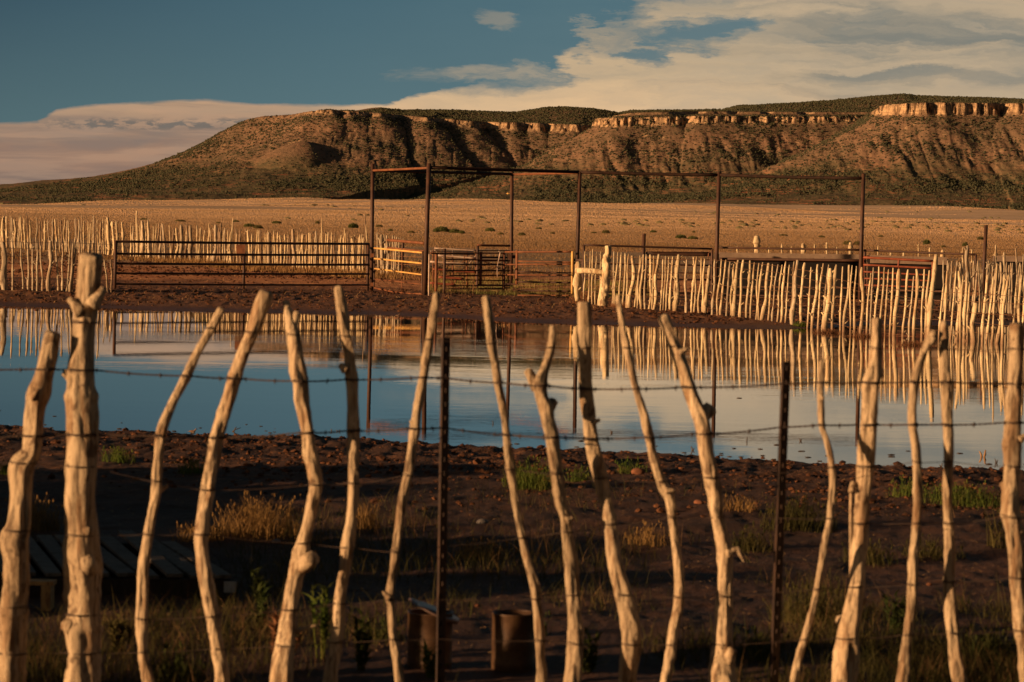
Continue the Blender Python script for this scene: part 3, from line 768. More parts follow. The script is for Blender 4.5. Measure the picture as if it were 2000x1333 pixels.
# ================================================================== NEAR FENCE
DF = 11.0
stakes = [
 [(102,650,34),(92,700,38),(84,740,40),(78,765,46),(70,800,38),(66,850,40),(62,885,38),(44,912,50),(42,950,46),(41,985,44),(37,1029,47),(29,1055,56),(33,1085,48),(33,1118,46),(28,1186,50),(25,1240,52),(24,1340,52)],
 [(178,498,48),(176,540,48),(172,585,49),(167,631,50),(165,669,46),(160,719,56),(160,763,57),(161,849,58),(158,900,57),(156,982,58),(158,1043,63),(157,1097,74),(160,1186,66),(158,1226,76),(163,1288,68),(163,1345,70)],
 [(433,602,15),(431,606,16),(412,642,16),(385,690,17),(364,735,18),(337,789,19),(322,825,19),(314,852,20),(310,894,19),(307,939,20),(308,916,20),(305,965,21),(294,1014,19),(287,1062,20),(280,1111,22),(278,1176,22),(277,1225,21),(280,1274,21),(292,1333,23)],
 [(521,570,26),(511,600,29),(496,642,27),(477,684,27),(460,732,27),(448,774,27),(433,819,28),(422,858,28),(415,900,28),(408,940,28),(405,965,28),(399,1007,27),(394,1046,32),(396,1082,26),(401,1127,26),(409,1176,26),(417,1218,26),(425,1267,26),(432,1306,28),(436,1340,30)],
 [(559,588,13),(562,608,16),(568,630,23),(575,669,27),(578,696,28),(583,732,32),(588,750,29),(589,780,29),(595,810,28),(601,846,28),(604,876,29),(613,912,29),(617,949,27),(611,981,26),(604,1020,25),(594,1056,26),(586,1095,34),(575,1134,28),(568,1176,29),(562,1225,33),(558,1261,36),(552,1296,40),(548,1340,46)],
 [(660,560,18),(667,600,22),(676,654,21),(682,690,22),(684,720,24),(687,744,24),(690,795,23),(691,840,25),(690,900,25),(689,965,23),(685,1014,22),(679,1056,25),(672,1111,24),(664,1176,25),(661,1225,26),(655,1274,28),(648,1306,30),(644,1340,32)],
 [(853,573,17),(846,615,18),(839,660,18),(831,705,18),(825,744,18),(818,789,19),(812,825,19),(809,850,19),(802,894,18),(797,930,18),(788,965,17),(778,1030,16),(772,1079,17),(766,1127,16),(761,1166,18),(765,1192,17),(769,1251,17),(775,1290,18),(781,1340,20)],
 [(949,579,16),(954,615,18),(959,660,18),(966,705,17),(972,744,17),(981,789,17),(987,828,16),(990,855,17),(997,911,17),(1006,981,16),(1019,1046,15),(1032,1101,16),(1045,1147,19),(1048,1179,18),(1055,1241,22),(1056,1290,20),(1058,1340,22)],
 [(1079,637,13),(1077,675,16),(1065,717,18),(1056,747,26),(1059,771,25),(1067,795,28),(1070,825,25),(1077,855,26),(1082,894,27),(1087,930,25),(1094,981,24),(1105,1014,25),(1108,1046,25),(1114,1095,27),(1116,1127,30),(1121,1176,28),(1126,1241,32),(1123,1290,34),(1116,1340,36)],
 [(1140,590,25),(1142,660,27),(1143,720,26),(1145,774,28),(1148,810,27),(1155,855,28),(1164,900,28),(1172,930,27),(1185,981,26),(1193,1030,26),(1201,1095,30),(1216,1160,33),(1229,1209,36),(1232,1257,38),(1229,1306,38),(1227,1340,38)],
 [(1206,577,9),(1213,620,12),(1217,650,12),(1225,680,14),(1232,716,14),(1242,758,14),(1255,800,15),(1267,845,18),(1276,890,18),(1283,918,20),(1295,949,21),(1309,975,20),(1314,1023,18),(1321,1079,19),(1326,1127,19),(1325,1176,19),(1316,1225,20),(1310,1267,20),(1299,1340,26)],
 [(1295,616,21),(1309,653,24),(1320,686,26),(1334,722,25),(1345,755,26),(1357,788,29),(1368,815,32),(1375,845,31),(1380,884,29),(1389,932,29),(1396,965,28),(1401,1007,29),(1408,1046,31),(1415,1079,35),(1415,1127,34),(1414,1166,33),(1412,1209,34),(1411,1257,40),(1411,1306,48),(1414,1340,56)],
 [(1605,702,9),(1604,735,12),(1603,775,12),(1605,830,13),(1613,857,12),(1622,892,13),(1626,924,14),(1625,965,15),(1621,1014,14),(1611,1062,13),(1600,1127,13),(1589,1186,14),(1573,1244,14),(1560,1283,16),(1549,1340,18)],
 [(1713,622,23),(1712,668,26),(1710,708,27),(1707,732,35),(1701,751,36),(1699,789,34),(1697,830,34),(1694,870,37),(1692,911,35),(1688,951,33),(1685,970,31),(1681,1030,31),(1675,1095,34),(1670,1144,32),(1665,1192,34),(1659,1225,39),(1654,1257,45),(1649,1306,52),(1646,1340,54)],
 [(1826,648,16),(1812,670,17),(1797,708,17),(1788,743,17),(1783,784,18),(1782,830,18),(1788,865,20),(1791,903,20),(1792,938,19),(1792,981,19),(1788,1046,19),(1782,1127,20),(1780,1186,18),(1773,1241,19),(1767,1290,22),(1763,1340,24)],
 [(1845,628,14),(1844,668,18),(1845,722,20),(1849,762,23),(1849,803,22),(1851,843,22),(1852,897,19),(1851,951,19),(1850,975,19),(1853,1030,21),(1855,1095,23),(1854,1144,24),(1855,1176,25),(1860,1225,25),(1865,1274,24),(1875,1340,30)],
 [(1986,632,25),(1986,681,28),(1982,735,30),(1979,789,32),(1978,830,33),(1976,870,33),(1977,916,32),(1974,990,34),(1979,1036,37),(1984,1095,33),(1988,1144,32),(1993,1192,34),(2001,1257,36),(2011,1340,40)],
 # beyond the picture's edges
 [(2090,600,24),(2085,800,26),(2105,1000,27),(2098,1340,32)],
 [(2190,640,20),(2180,860,22),(2200,1100,24),(2186,1340,28)],
 [(2290,560,40),(2284,900,44),(2290,1340,50)],
 [(-60,620,22),(-72,820,24),(-58,1050,26),(-70,1340,30)],
 [(-170,660,18),(-150,880,20),(-166,1100,22),(-160,1340,26)],
 [(-260,590,30),(-266,900,34),(-250,1340,40)],
]
stake_lab = {0: 'thick stake with knots at the left picture edge', 1: 'thickest sawn-off trunk stake with short side stubs', 4: 'stake with a small forked tip and a round cut branch scar',
 7: None, 8: 'stake whose top forks into a long and a short prong', 10: 'thin stake with a dark stripped tip', 11: 'stake with a rounded knob on its right shoulder'}
# side stubs: (stake, from(px,py), to(px,py), r0 px, r1 px, toward the camera)
stubs = [(0,(72,772),(60,764),15,10,0),(0,(45,915),(26,906),18,11,0),(0,(22,1060),(3,1052),19,13,0),
 (1,(160,612),(135,583),13,7,0),(1,(178,600),(204,563),15,9,.01),(1,(150,745),(124,727),15,9,0),(1,(165,1060),(172,1030),18,12,-.06),(1,(170,1110),(172,1095),22,15,-.07),(1,(140,1225),(122,1218),16,12,0),
 (2,(309,960),(328,948),6,4,0),(4,(570,648),(581,609),9,7,0),(4,(592,1105),(611,1090),16,16,-.07),(4,(585,750),(600,736),10,6,-.01),(4,(565,1235),(618,1222),6,3,0),(4,(600,905),(622,900),13,6,0),
 (5,(676,725),(664,712),9,6,0),(5,(684,955),(705,946),7,5,0),(6,(762,1170),(747,1156),7,3,0),(6,(812,830),(802,822),7,5,0),
 (8,(1050,760),(1030,722),12,9,0),(8,(1066,805),(1084,781),13,9,0),(8,(1106,1018),(1119,1012),9,5,0),(8,(1128,1258),(1150,1268),6,3,0),
 (9,(1155,828),(1172,820),5,4,0),(9,(1236,1200),(1250,1186),6,4,.02),(10,(1300,960),(1318,958),6,4,0),(10,(1229,712),(1238,700),5,3,0),
 (11,(1366,820),(1391,795),15,14,0),(11,(1325,690),(1343,682),7,4,0),(11,(1418,1082),(1440,1072),11,6,0),(11,(1438,1070),(1453,1098),5,2,0),(11,(1420,1290),(1430,1270),16,10,-.04),
 (13,(1668,1205),(1637,1215),10,12,.04),(13,(1672,1190),(1693,1170),9,5,0),(13,(1716,735),(1722,720),9,6,0),(13,(1662,1180),(1662,955),3,3.5,.03),(13,(1662,960),(1667,943),6,7,.03),
 (14,(1802,690),(1826,660),6,6,0),(15,(1850,830),(1860,818),4,2,0),(16,(1968,955),(1955,944),10,6,0),(16,(1985,1045),(1988,1030),16,14,-.05),(16,(1990,860),(2002,850),9,5,0),(12,(1608,780),(1600,768),4,2,0),(7,(1042,1150),(1054,1140),6,4,0),(3,(392,1052),(382,1046),9,6,0)]
fence = empty('stake_fence', (0, DF, 0.1), 'near fence of crooked peeled juniper stakes wired together, closest to the viewer', 'stake fence')
zg = lambda x, y: float(tz(np.array([x]), np.array([y]))[0])
stake_c = []
for si, sp_l in enumerate(stakes):
    sp_l = sorted(sp_l, key=lambda q: q[1])
    dep = DF + (0.03 if si % 2 else -0.02) + random.uniform(-0.03, 0.03)
    rs = resample(sp_l, 130)
    mpp = dep / F
    pts = []; rad = []
    nA = rng.uniform(0, 50)
    for (px, py, wpx_) in rs:
        dd = dep + 0.035 * math.sin(py * 0.011 + nA)
        pts.append(P(px, py, dd)); rad.append(wpx_ * mpp / 2 * 0.95)
    pts = np.array(pts); rad = np.array(rad)
    # carry on down into the soil
    low = pts[-1].copy(); d_ = pts[-1] - pts[-8]; d_ /= np.linalg.norm(d_)
    gz = zg(low[0], low[1]) - 0.08
    n_low = 5
    L = (low[2] - gz) / max(-d_[2], 0.3)
    ext_p = [low + d_ * L * (i + 1) / n_low for i in range(n_low)]
    pts = np.vstack([pts, ext_p]); rad = np.concatenate([rad, [rad[-1] * (1 + 0.02 * i) for i in range(n_low)]])
    # knots
    r2 = np.random.default_rng(100 + si)
    s_ = np.linspace(0, 1, len(pts))
    for q in range(5):
        c = r2.uniform(0.05, 0.95); rad = rad * (1 + r2.uniform(0.04, 0.13) * np.exp(-((s_ - c) / 0.010) ** 2))
    rad = rad * (1 + 0.02 * np.sin(s_ * 40 + nA))
    # rounded crown
    flat = si in (0, 1, 3, 9, 13, 16)
    rad[0] *= 0.97 if flat else 0.80
    m = MB(); m.tube(pts[::-1], rad[::-1] * 0.985, 40, 0.34, 4.0, si + 1, dome=not flat, groove=0.13)
    for (k_, a, b, r0, r1, tow) in stubs:
        if k_ != si: continue
        A = P(a[0], a[1], dep); B = P(b[0], b[1], dep + tow)
        mid = (A + B) / 2
        m.tube([A, A * .75 + B * .25, mid, A * .25 + B * .75, A * 0.04 + B * 0.96, B], np.array([r0 * 1.05, r0, (r0 + r1) / 2, r1, r1 * 0.95, r1 * 0.62]) * mpp, 12, 0.18, 3, si + k_ + int(a[0]), dome=True)
    o = m.build('stake', M_STAKE, fence)
    if stake_lab.get(si): o['label'] = stake_lab[si]
    stake_c.append((pts, rad, dep))

# T posts
def t_post(pa, pb, D, ang, parent):
    A = P(pa[0], pa[1], D); B = P(pb[0], pb[1], D)
    d_ = (B - A) / np.linalg.norm(B - A); gz = zg(B[0], B[1]) - 0.1
    B = A + d_ * ((A[2] - gz) / -d_[2])
    m = MB()
    c, s = math.cos(ang), math.sin(ang)
    t = (A - B) / np.linalg.norm(A - B)
    u = np.array([c, s, 0]); u -= t * (u @ t); u /= np.linalg.norm(u); v = np.cross(t, u)
    Rm = np.stack([u, v, t], 1); C = (A + B) / 2; L = np.linalg.norm(A - B)
    m.box(C, (0.034, 0.004, L), Rm)                 # flange
    m.box(C + v * 0.0175, (0.005, 0.031, L - 0.004), Rm)  # stem
    n = int(L / 0.054)
    for i in range(n):
        m.box(B + t * (0.03 + i * 0.054) - v * 0.0055, (0.011, 0.007, 0.017), Rm)
    return m.build('t_post', M_TPOST, parent, smooth=False)
t_post((872, 660), (861, 1333), 11.08, R(36), fence)
t_post((1537, 707), (1513, 1333), 11.05, R(30), fence)
t_post((2240, 690), (2225, 1333), 11.05, R(48), fence)
t_post((-110, 690), (-122, 1333), 11.05, R(48), fence)

# wires: photo heights along the fence
wires = {
 'a': ([(-300,610),(140,630),(178,632),(412,642),(496,650),(570,655),(676,658),(838,664),(957,672),(1077,680),(1141,681),(1225,681),(1320,678),(1537,715),(1711,682),(1845,683),(1985,683),(2300,690)], 0.0012, False),
 'b': ([(-300,715),(90,722),(163,723),(370,735),(458,740),(583,745),(685,742),(827,738),(870,739),(972,748),(1056,754),(1143,760),(1240,760),(1345,757),(1530,750),(1604,748),(1705,748),(1790,747),(1848,747),(1982,750),(2300,757)], 0.0024, True),
 'c': ([(-300,858),(66,852),(160,849),(316,852),(424,855),(601,846),(690,842),(810,838),(868,836),(988,850),(1078,855),(1155,857),(1270,855),(1378,848),(1524,835),(1605,831),(1698,830),(1784,830),(1850,830),(1978,826),(2300,820)], 0.0024, True),
 'd': ([(-300,900),(45,905),(158,912),(307,941),(410,958),(613,948),(689,945),(797,930),(866,925),(997,918),(1087,926),(1172,935),(1290,942),(1388,934),(1520,925),(1624,914),(1692,912),(1790,904),(1851,903),(1976,912),(2300,930)], 0.0014, False),
 'e': ([(-300,1040),(36,1037),(158,1045),(289,1045),(394,1045),(594,1062),(677,1070),(772,1079),(865,1068),(1020,1052),(1107,1040),(1193,1025),(1312,1012),(1402,1011),(1518,1012),(1620,1014),(1682,1023),(1789,1023),(1853,1023),(1977,1011),(2300,1005)], 0.0014, False),
 'f': ([(-300,1180),(28,1186),(160,1200),(278,1210),(412,1205),(566,1192),(664,1180),(762,1172),(864,1172),(1048,1171),(1121,1163),(1216,1162),(1326,1168),(1414,1165),(1516,1158),(1593,1152),(1669,1147),(1781,1143),(1854,1137),(1987,1130),(2300,1120)], 0.0014, False),
 'g': ([(-300,1280),(25,1277),(162,1275),(280,1275),(425,1268),(558,1262),(657,1255),(769,1250),(862,1249),(1055,1252),(1124,1258),(1232,1259),(1312,1260),(1411,1259),(1514,1254),(1570,1250),(1654,1247),(1772,1241),(1862,1238),(2000,1233),(2300,1226)], 0.0014, False)}
for wk, (wp, wr, barb) in wires.items():
    m = MB(); path = []
    prev = None
    for (px, py) in wp:
        # which stake stands here?
        rr = 0.0; dep = DF
        best = None
        for (pts, rad, dp) in stake_c:
            q = P(px, py, dp)
            i = int(np.argmin(np.abs(pts[:, 2] - q[2])))
            dxx = abs(pts[i, 0] - q[0])
            if dxx < 0.035 + rad[i] and (best is None or dxx < best[0]): best = (dxx, pts[i], rad[i])
        if best is not None:
            c0 = best[1]; rr = best[2]
            zq = P(px, py, c0[1])[2]
            # wrap half way round the front of the stake, plus a tie loop
            for a in (-80, -55, -25, 0, 25, 55, 80):
                ra = R(a); path.append([c0[0] + math.sin(ra) * (rr * 1.06 + wr), c0[1] - math.cos(ra) * (rr * 1.06 + wr), zq])
            th = np.linspace(0, 2 * np.pi, 19); tr = rr * 1.07 + 0.0012
            tw = rng.uniform(-0.006, 0.006)
            ring = np.stack([c0[0] + np.sin(th) * tr, c0[1] - np.cos(th) * tr, zq + tw * np.sin(th) + (0.004 if not barb else 0.003)], -1)
            m.tube(ring, 0.0021 if not barb else 0.0026, 5, cap=False)
            if barb or rng.uniform() < 0.4:
                a0 = np.array([c0[0] + rng.uniform(-0.4, 0.4) * rr, c0[1] - tr - 0.001, zq]); m.tube([a0, a0 + [0.004, -0.004, -0.008], a0 + [0.010, -0.002, -0.017]], 0.0012, 4)
        else:
            path.append(list(P(px, py, DF)))
    path = np.array(path); path = path[np.argsort(path[:, 0], kind='stable')]
    seg = [path[0]]
    for a, b in zip(path[:-1], path[1:]):
        L = abs(b[0] - a[0])
        if L > 0.1:
            for t in np.linspace(0, 1, int(L / 0.06) + 2)[1:]:
                q = a * (1 - t) + b * t; q[2] -= math.sin(math.pi * t) * 0.004 * L * 3; seg.append(q)
        else: seg.append(b)
    seg = np.array(seg)
    if barb:
        L = np.concatenate([[0], np.cumsum(np.linalg.norm(np.diff(seg, axis=0), axis=1))])
        s = np.arange(0, L[-1], 0.012); q = np.stack([np.interp(s, L, seg[:, i]) for i in range(3)], 1)
        for ph in (0, math.pi):
            off = np.stack([np.zeros(len(s)), np.cos(s * 160 + ph), np.sin(s * 160 + ph)], 1) * wr * 0.9
            m.tube(q + off, wr, 5, cap=False)
        for sb in np.arange(0.05, L[-1], 0.125):
            c = np.array([np.interp(sb, L, seg[:, i]) for i in range(3)])
            for a in (0.5, 2.4, 3.9, 5.4):
                dv = np.array([0.35 * rng.uniform(-1, 1), math.cos(a), math.sin(a)])
                m.tube([c, c + dv * 0.007, c + dv * 0.015], 0.0013, 4)
            m.tube([c - [0.005, 0, 0], c, c + [0.005, 0, 0]], wr * 2.0, 6)
    else:
        m.tube(seg, wr, 5, cap=False)
    o = m.build('barbed_wire' if barb else 'wire', M_WIRE, fence)

# ================================================================== generic far stake
def stick(m, top, base, r0, r1, seed, seg=9, rings=13, wig=0.25, stubs_n=2):
    """crooked stick from base to top; r0 base radius, r1 top radius"""
    r = np.random.default_rng(seed)
    base = np.asarray(base, float); top = np.asarray(top, float)
    t = np.linspace(0, 1, rings); H = np.linalg.norm(top - base)
    pts = base + (top - base) * t[:, None]
    rm = (r0 + r1) / 2
    for ax in (0, 1):
        w = sum(r.uniform(-1, 1) * np.sin(t * np.pi * (k_ + 1) + r.uniform(0, 3)) / (k_ + 1) for k_ in range(4))
        w = w - (w[0] * (1 - t) + w[-1] * t)
        pts[:, ax] += w * min(rm, .045) * wig * 2.2
    rad = r0 + (r1 - r0) * t ** 0.8
    for q in range(3):
        rad = rad * (1 + r.uniform(0.15, 0.5) * np.exp(-((t - r.uniform(0.1, 0.95)) / 0.05) ** 2))
    rad[-1] *= 0.75
    m.tube(pts, rad, seg if rm < .07 else 16, 0.34 if rm < .07 else .5, 4 if rm < .07 else 2.2, seed % 97, dome=True)
    for q in range(stubs_n):
        i = r.integers(3, rings - 1); a = r.uniform(-0.6, 0.6) + (0 if r.uniform() < .5 else math.pi)
        A = pts[i]; L = rad[i] + min(rm, .03) * r.uniform(.8, 2.2)
        B = A + np.array([math.cos(a) * L, -abs(math.sin(a)) * L, L * 0.8])
        m.tube([A, (A + B) / 2, B], [rad[i] * .6, rad[i] * .45, rad[i] * .22], 6)

def loft_fence(name, label, specs, plan, mat, wire_z, cat='stake fence', lim=100, wire_r=0.003, wmat=None, seg=9, wmul=1.0):
    """specs: (xtop,ytop,xbase,ybase|None,width px); plan: px -> distance"""
    c = P(specs[len(specs) // 2][2], 600, plan(specs[len(specs) // 2][2]))
    root = empty(name, (c[0], c[1], 0.1), label, cat)
    specs_s = sorted(range(len(specs)), key=lambda i: -specs[i][4] * (abs(specs[i][3] - specs[i][1]) if specs[i][3] else 60))
    chosen = set(specs_s[:lim]); rest = MB(); nr = 0
    line = []
    mats = mat if isinstance(mat, list) else [mat]; mat = mats[0]
    for i, (xt, yt, xb, yb, w) in enumerate(specs):
        D = plan(xb); top = P(xt, yt, D)
        base = P(xb, yb if yb else 600, D)
        gz = float(tz(np.array([base[0]]), np.array([D]), True)[0])
        # keep the leaning line through the seen base, but run down into the ground
        base[2] = gz - 0.15
        r_ = w * D / F / 2 * wmul
        m = MB() if i in chosen else rest
        big = w > 22 * 0.25 * 1.0
        stick(m, top, base, r_ * 1.12, r_ * 0.86, 1000 + i * 7 + len(name) + int(xt * 3), seg=seg if big else 7, rings=15, wig=0.55, stubs_n=int(rng.integers(1, 5)))
        if i in chosen:
            m.build('stake', mats[int(rng.integers(len(mats)))], root)
        else: nr += 1
        line.append((base[0], D, gz))
    if nr:
        o = rest.build('thin_stakes', mat, root); o['kind'] = 'stuff'
    line.sort()
    L = np.array(line)
    for z in wire_z:
        m = MB(); p = L.copy()
        p[:, 2] = np.interp(L[:, 0], L[:, 0], np.convolve(np.pad(L[:, 2], 4, 'edge'), np.ones(9) / 9, 'valid')) + z + 0.012 * np.sin(L[:, 0] * 3 + z * 9)
        p[:, 1] -= 0.035
        # ties sag a little between stakes
        m.tube(p[::2] if len(p) > 30 else p, wire_r, 4, cap=False)
        m.build('wire', wmat or M_MESH, root)
    return root

# ---- right-hand fence that walks into the pond
def S4(xt, yt, xb, yb, w, ox=1100, oy=420, s=4.0): return (ox + xt / s, oy + yt / s, ox + xb / s, oy + yb / s, w / s)
r4 = [(170,285,165,650,10),(212,285,200,640,10),(233,268,228,650,11),(262,290,253,640,10),(295,285,290,600,10),(398,288,385,700,16),(428,292,405,700,12),(456,295,435,640,14),(485,300,468,715,15),(512,305,490,715,12),(540,320,508,720,28),(600,315,560,720,10),(612,330,580,725,13),(628,310,605,730,18),(650,310,640,735,14),(680,312,665,735,16),(708,320,695,700,12),(747,310,700,745,22),(780,345,760,730,12),(800,320,780,730,10),(826,330,800,750,13),(857,328,835,755,16),(885,360,865,755,12),(903,312,880,765,30),(965,350,960,770,18),(1018,330,1000,770,14),(1045,328,1025,775,16),(1080,340,1065,780,14),(1106,345,1090,780,14),(1145,395,1105,785,26),(1185,350,1165,790,18),(1237,350,1205,795,15),(1272,352,1230,800,17),(1305,365,1272,800,16),(1335,385,1305,805,14),(1368,355,1325,805,28),(1408,352,1380,815,20),(1460,358,1430,820,18),(1495,372,1465,830,14),(1530,378,1505,835,12),(1560,372,1528,840,14),(1605,378,1550,845,28),(1637,385,1600,850,13),(1680,388,1632,850,12),(1712,390,1665,850,13),(1740,365,1695,855,18),(1767,392,1730,860,12),(1805,365,1780,860,14),(1832,355,1798,865,30),(1888,375,1850,840,20),(1937,410,1905,840,13),(1990,388,1940,865,22)]
r5 = [(433,380,388,870,14),(475,390,415,880,14),(488,420,445,885,38),(535,390,500,890,20),(585,405,565,895,14),(635,392,595,900,22),(658,395,640,905,12),(692,402,680,905,14),(733,410,712,905,26),(805,455,768,915,14),(825,412,800,910,13),(867,405,830,920,16),(910,410,880,925,15),(943,425,925,935,13),(978,415,955,935,14),(1025,425,970,935,28),(1095,428,1060,935,18),(1140,480,1100,945,14),(1162,425,1145,945,24),(1222,425,1200,950,16),(1262,435,1240,960,18),(1315,310,1265,965,36),(1370,560,1335,960,14),(1400,440,1385,960,18),(1470,440,1415,970,13),(1490,440,1460,975,24),(1525,480,1510,980,18),(1555,490,1520,980,22),(1578,530,1555,985,16),(1625,690,1590,985,38),(1715,470,1655,990,22),(1760,480,1690,990,14),(1790,380,1740,990,14),(1850,470,1770,1000,22),(1880,470,1830,1010,22),(1945,500,1880,1010,16),(1985,470,1950,1012,22),(2010,480,1985,1015,16)]
rf = [S4(*q) for q in r4] + [S4(*q, ox=1500) for q in r5]
xx = 2012
while xx < 2300:
    xx += random.uniform(7, 15); rf.append((xx + random.uniform(0, 12), 540 + (xx - 2000) * 0.06 + random.uniform(-8, 8), xx, 676 + (xx - 2000) * 0.09, random.choice([3, 4, 4.5, 6, 3.5])))
A_ = np.array([2.5, 75.0]); B_ = np.array([10.0, 55.0])
def planR(px):
    k_ = (px - 1000) / F * 1.0
    # ray x = k*y meets the line through A_ and B_
    d = B_ - A_
    # A.x + t d.x = k (A.y + t d.y)
    t = (k_ * A_[1] - A_[0]) / (d[0] - k_ * d[1])
    return float(A_[1] + t * d[1])
right_fence = loft_fence('stake_fence', 'long fence of sunlit bleached stakes at right, running off the bank into the pond', rf, planR, [M_STAKE_FAR] * 5 + [M_STAKE_BACK], [0.14, 0.33, 0.52, 0.72, 0.93, 1.14, 1.3], wmul=1.12)
# brace of the corner post: short post and log
cb = MB(); gp = [(1177,612,13),(1177,598,12.5),(1178,584,11.5),(1180,568,9.5),(1182,552,8.5),(1183,536,8),(1185,520,9.5),(1184,506,9),(1187,495,7.5),(1187,486,6.5),(1186.5,480,6)]
pp_ = resample([(*P(a, b, 75.0), c * 75 / F) for a, b, c in gp], 46)
cb.tube(pp_[:, :3], pp_[:, 3] * .92, 20, .55, 1.6, 23, groove=.15)
for (xa, ya, xb, yb, rr_) in ((1184, 512, 1193, 507, 4), (1181, 548, 1173, 543, 3.4), (1186, 497, 1192, 492, 3)):
    A = P(xa, ya, 75.0); B = P(xb, yb, 74.97); cb.tube([A, (A + B) / 2, B], np.array([rr_, rr_ * .8, rr_ * .5]) * 75 / F, 8, .2, 3, 4, dome=True)
cb.build('corner_post', M_STAKE_FAR, right_fence)['label'] = 'thick gnarled corner post at the dry end of the pond fence'
cb = MB(); stick(cb, P(1129, 512, 75.6), P(1129, 577, 75.6) - [0, 0, 0.15], 0.085, 0.07, 55, 10, wig=.5); cb.build('brace_post', M_STAKE_FAR, right_fence)
cb = MB(); cb.tube([P(1125, 529.5, 75.4), P(1140, 529, 75.3), P(1160, 530, 75.2), P(1180, 532.5, 75.05)], [0.078, 0.082, 0.075, 0.07], 12, 0.2, 4, 5, dome=True); cb.build('brace_log', M_STAKE_FAR, right_fence)

# ---- second line behind it at far right
bl = []
for q in [(1370,355,1362,560,14),(1405,358,1392,700,13),(1435,365,1420,760,13),(1475,370,1440,800,14),(1497,370,1490,800,12),(1560,240,1552,620,30),(1520,375,1505,800,12),(1608,360,1600,800,15),(1640,360,1600,810,15),(1665,405,1650,815,14),(1718,368,1690,820,16),(1735,375,1700,820,14),(1760,375,1720,820,14),(1788,380,1740,830,16),(1815,370,1780,830,13),(1845,295,1836,650,24),(1865,370,1850,830,16),(1897,375,1880,830,14),(1935,260,1935,830,14),(1970,375,1940,830,15),(1780,240,1778,500,8),(1995,310,1990,800,12)]:
    bl.append(S4(q[0], q[1], q[2], 830, q[4], ox=1500))
for xx in np.arange(1850, 2250, 8.5):
    bl.append((xx + random.uniform(0, 8), 513 + random.uniform(-4, 14), xx + random.uniform(-3, 3), 628, random.uniform(2.6, 4.6)))
loft_fence('stake_fence', 'denser row of shaded stakes behind the right end of the pond fence', bl, lambda px: 76.0, M_STAKE_BACK, [0.3, 0.7, 1.1])

# ---- long back fence on the left
def backtop(x): return np.interp(x, [-300, 0, 120, 250, 400, 500, 600, 712], [412, 424, 428, 435, 446, 452, 456, 460])
def planL(px): return float(np.interp(px, [-300, 0, 120, 250, 400, 500, 600, 712], [146, 128, 122, 116, 110, 106.5, 104, 102]))
lb = []
x = -60.0; r = np.random.default_rng(77)
while x < 712:
    w = r.choice([2.0, 2.4, 2.8, 3.4, 4.4, 7.0], p=[.20, .22, .22, .18, .11, .07])
    tall = r.uniform(-5, 6) - (r.uniform(6, 18) if r.uniform() < 0.07 else 0)
    if w > 5: tall -= 4
    lb.append((x + r.normal(0, 2.2), backtop(x) + tall, x, 500, w))
    x += w + r.exponential(1.5) + 0.3
for q in [(267, 412, 266, 3), (1158 / 4, 428, 290, 2.5), (629, 429, 627, 2.2), (713, 417, 719, 2.4), (715, 440, 717, 2.4), (455, 427, 447, 2.6), (432, 436, 423, 3.5)]:
    lb.append((q[0], q[1], q[2], 500, q[3]))
loft_fence('stake_fence', 'long back fence of closely set slender stakes across the left of the corral', lb, planL, [M_STAKE_FAR, M_STAKE_FAR, M_STAKE_BACK, M_STAKE_DARK], [0.25, 0.6, 0.95, 1.25], lim=99, seg=7, wmul=1.0)

# ---- short stake run on the far bank at left
S1 = lambda xt, yt, xb, yb, w: (xt / 4, 380 + yt / 4, xb / 4, 380 + yb / 4, w / 4)
ls = [S1(*q) for q in [(20,375,38,770,42),(97,355,95,775,15),(165,370,178,778,15),(213,375,222,770,17),(250,390,258,772,15),(292,375,290,775,17),(320,400,328,765,14),(395,362,385,752,32),(437,370,455,775,15),(492,380,483,775,14),(552,400,517,775,13),(575,375,552,770,20),(600,372,566,772,14),(628,375,590,775,18),(660,380,640,775,13),(700,385,690,775,14),(770,378,765,775,16),(730,380,735,778,12),(815,500,840,790,13),(865,510,868,785,14),(-40,380,-35,770,16),(-90,370,-85,770,15),(-150,380,-140,770,22),(-210,375,-205,770,15),(-260,380,-265,770,14),(-330,372,-320,768,30),(-390,380,-395,770,14)]]
loft_fence('stake_fence', 'short run of spaced crooked stakes and wire on the far bank at left', ls, lambda px: 76.5, [M_STAKE_BACK, M_STAKE_BACK, M_STAKE_DARK], [0.12, 0.32, 0.52, 0.72, 0.92, 1.12, 1.3], wmat=M_WIRE, wire_r=0.004)

# ---- stake panel behind the yellow gate
ZP = lambda x, y: (700 + x / 7.405, 440 + y / 7.405)
gs = []
for (xt, yt, xb, w) in [(275,105,285,3.2),(340,140,340,8),(372,135,372,4),(415,150,425,6),(460,250,420,3.5),(497,150,470,3.6),(525,165,510,3.4),(560,170,540,3.6),(585,175,572,3.2),(610,185,598,3.2),(640,190,612,2.8),(395,300,390,3.6),(655,185,630,2.6)]:
    a = ZP(xt, yt); b = ZP(xb, 790); gs.append((a[0], a[1], b[0], 546, w))
loft_fence('stake_fence', 'narrow panel of pale stakes standing behind the yellow-railed gate', gs, lambda px: 101.0, M_STAKE_BACK, [0.3, 0.8])

# ================================================================== PIPE WORK
def gzp(x, y): return float(tz(np.array([x]), np.array([y]), False)[0])
def pipe_post(m, px, ptop, D, r, pxb=None, pyb=None):
    top = P(px, ptop, D); base = P(pxb if pxb else px, pyb if pyb else 590, D)
    base[2] = gzp(base[0], D) - 0.2
    m.tube([base, (top + base) / 2, top], r, 14)
    return top, base
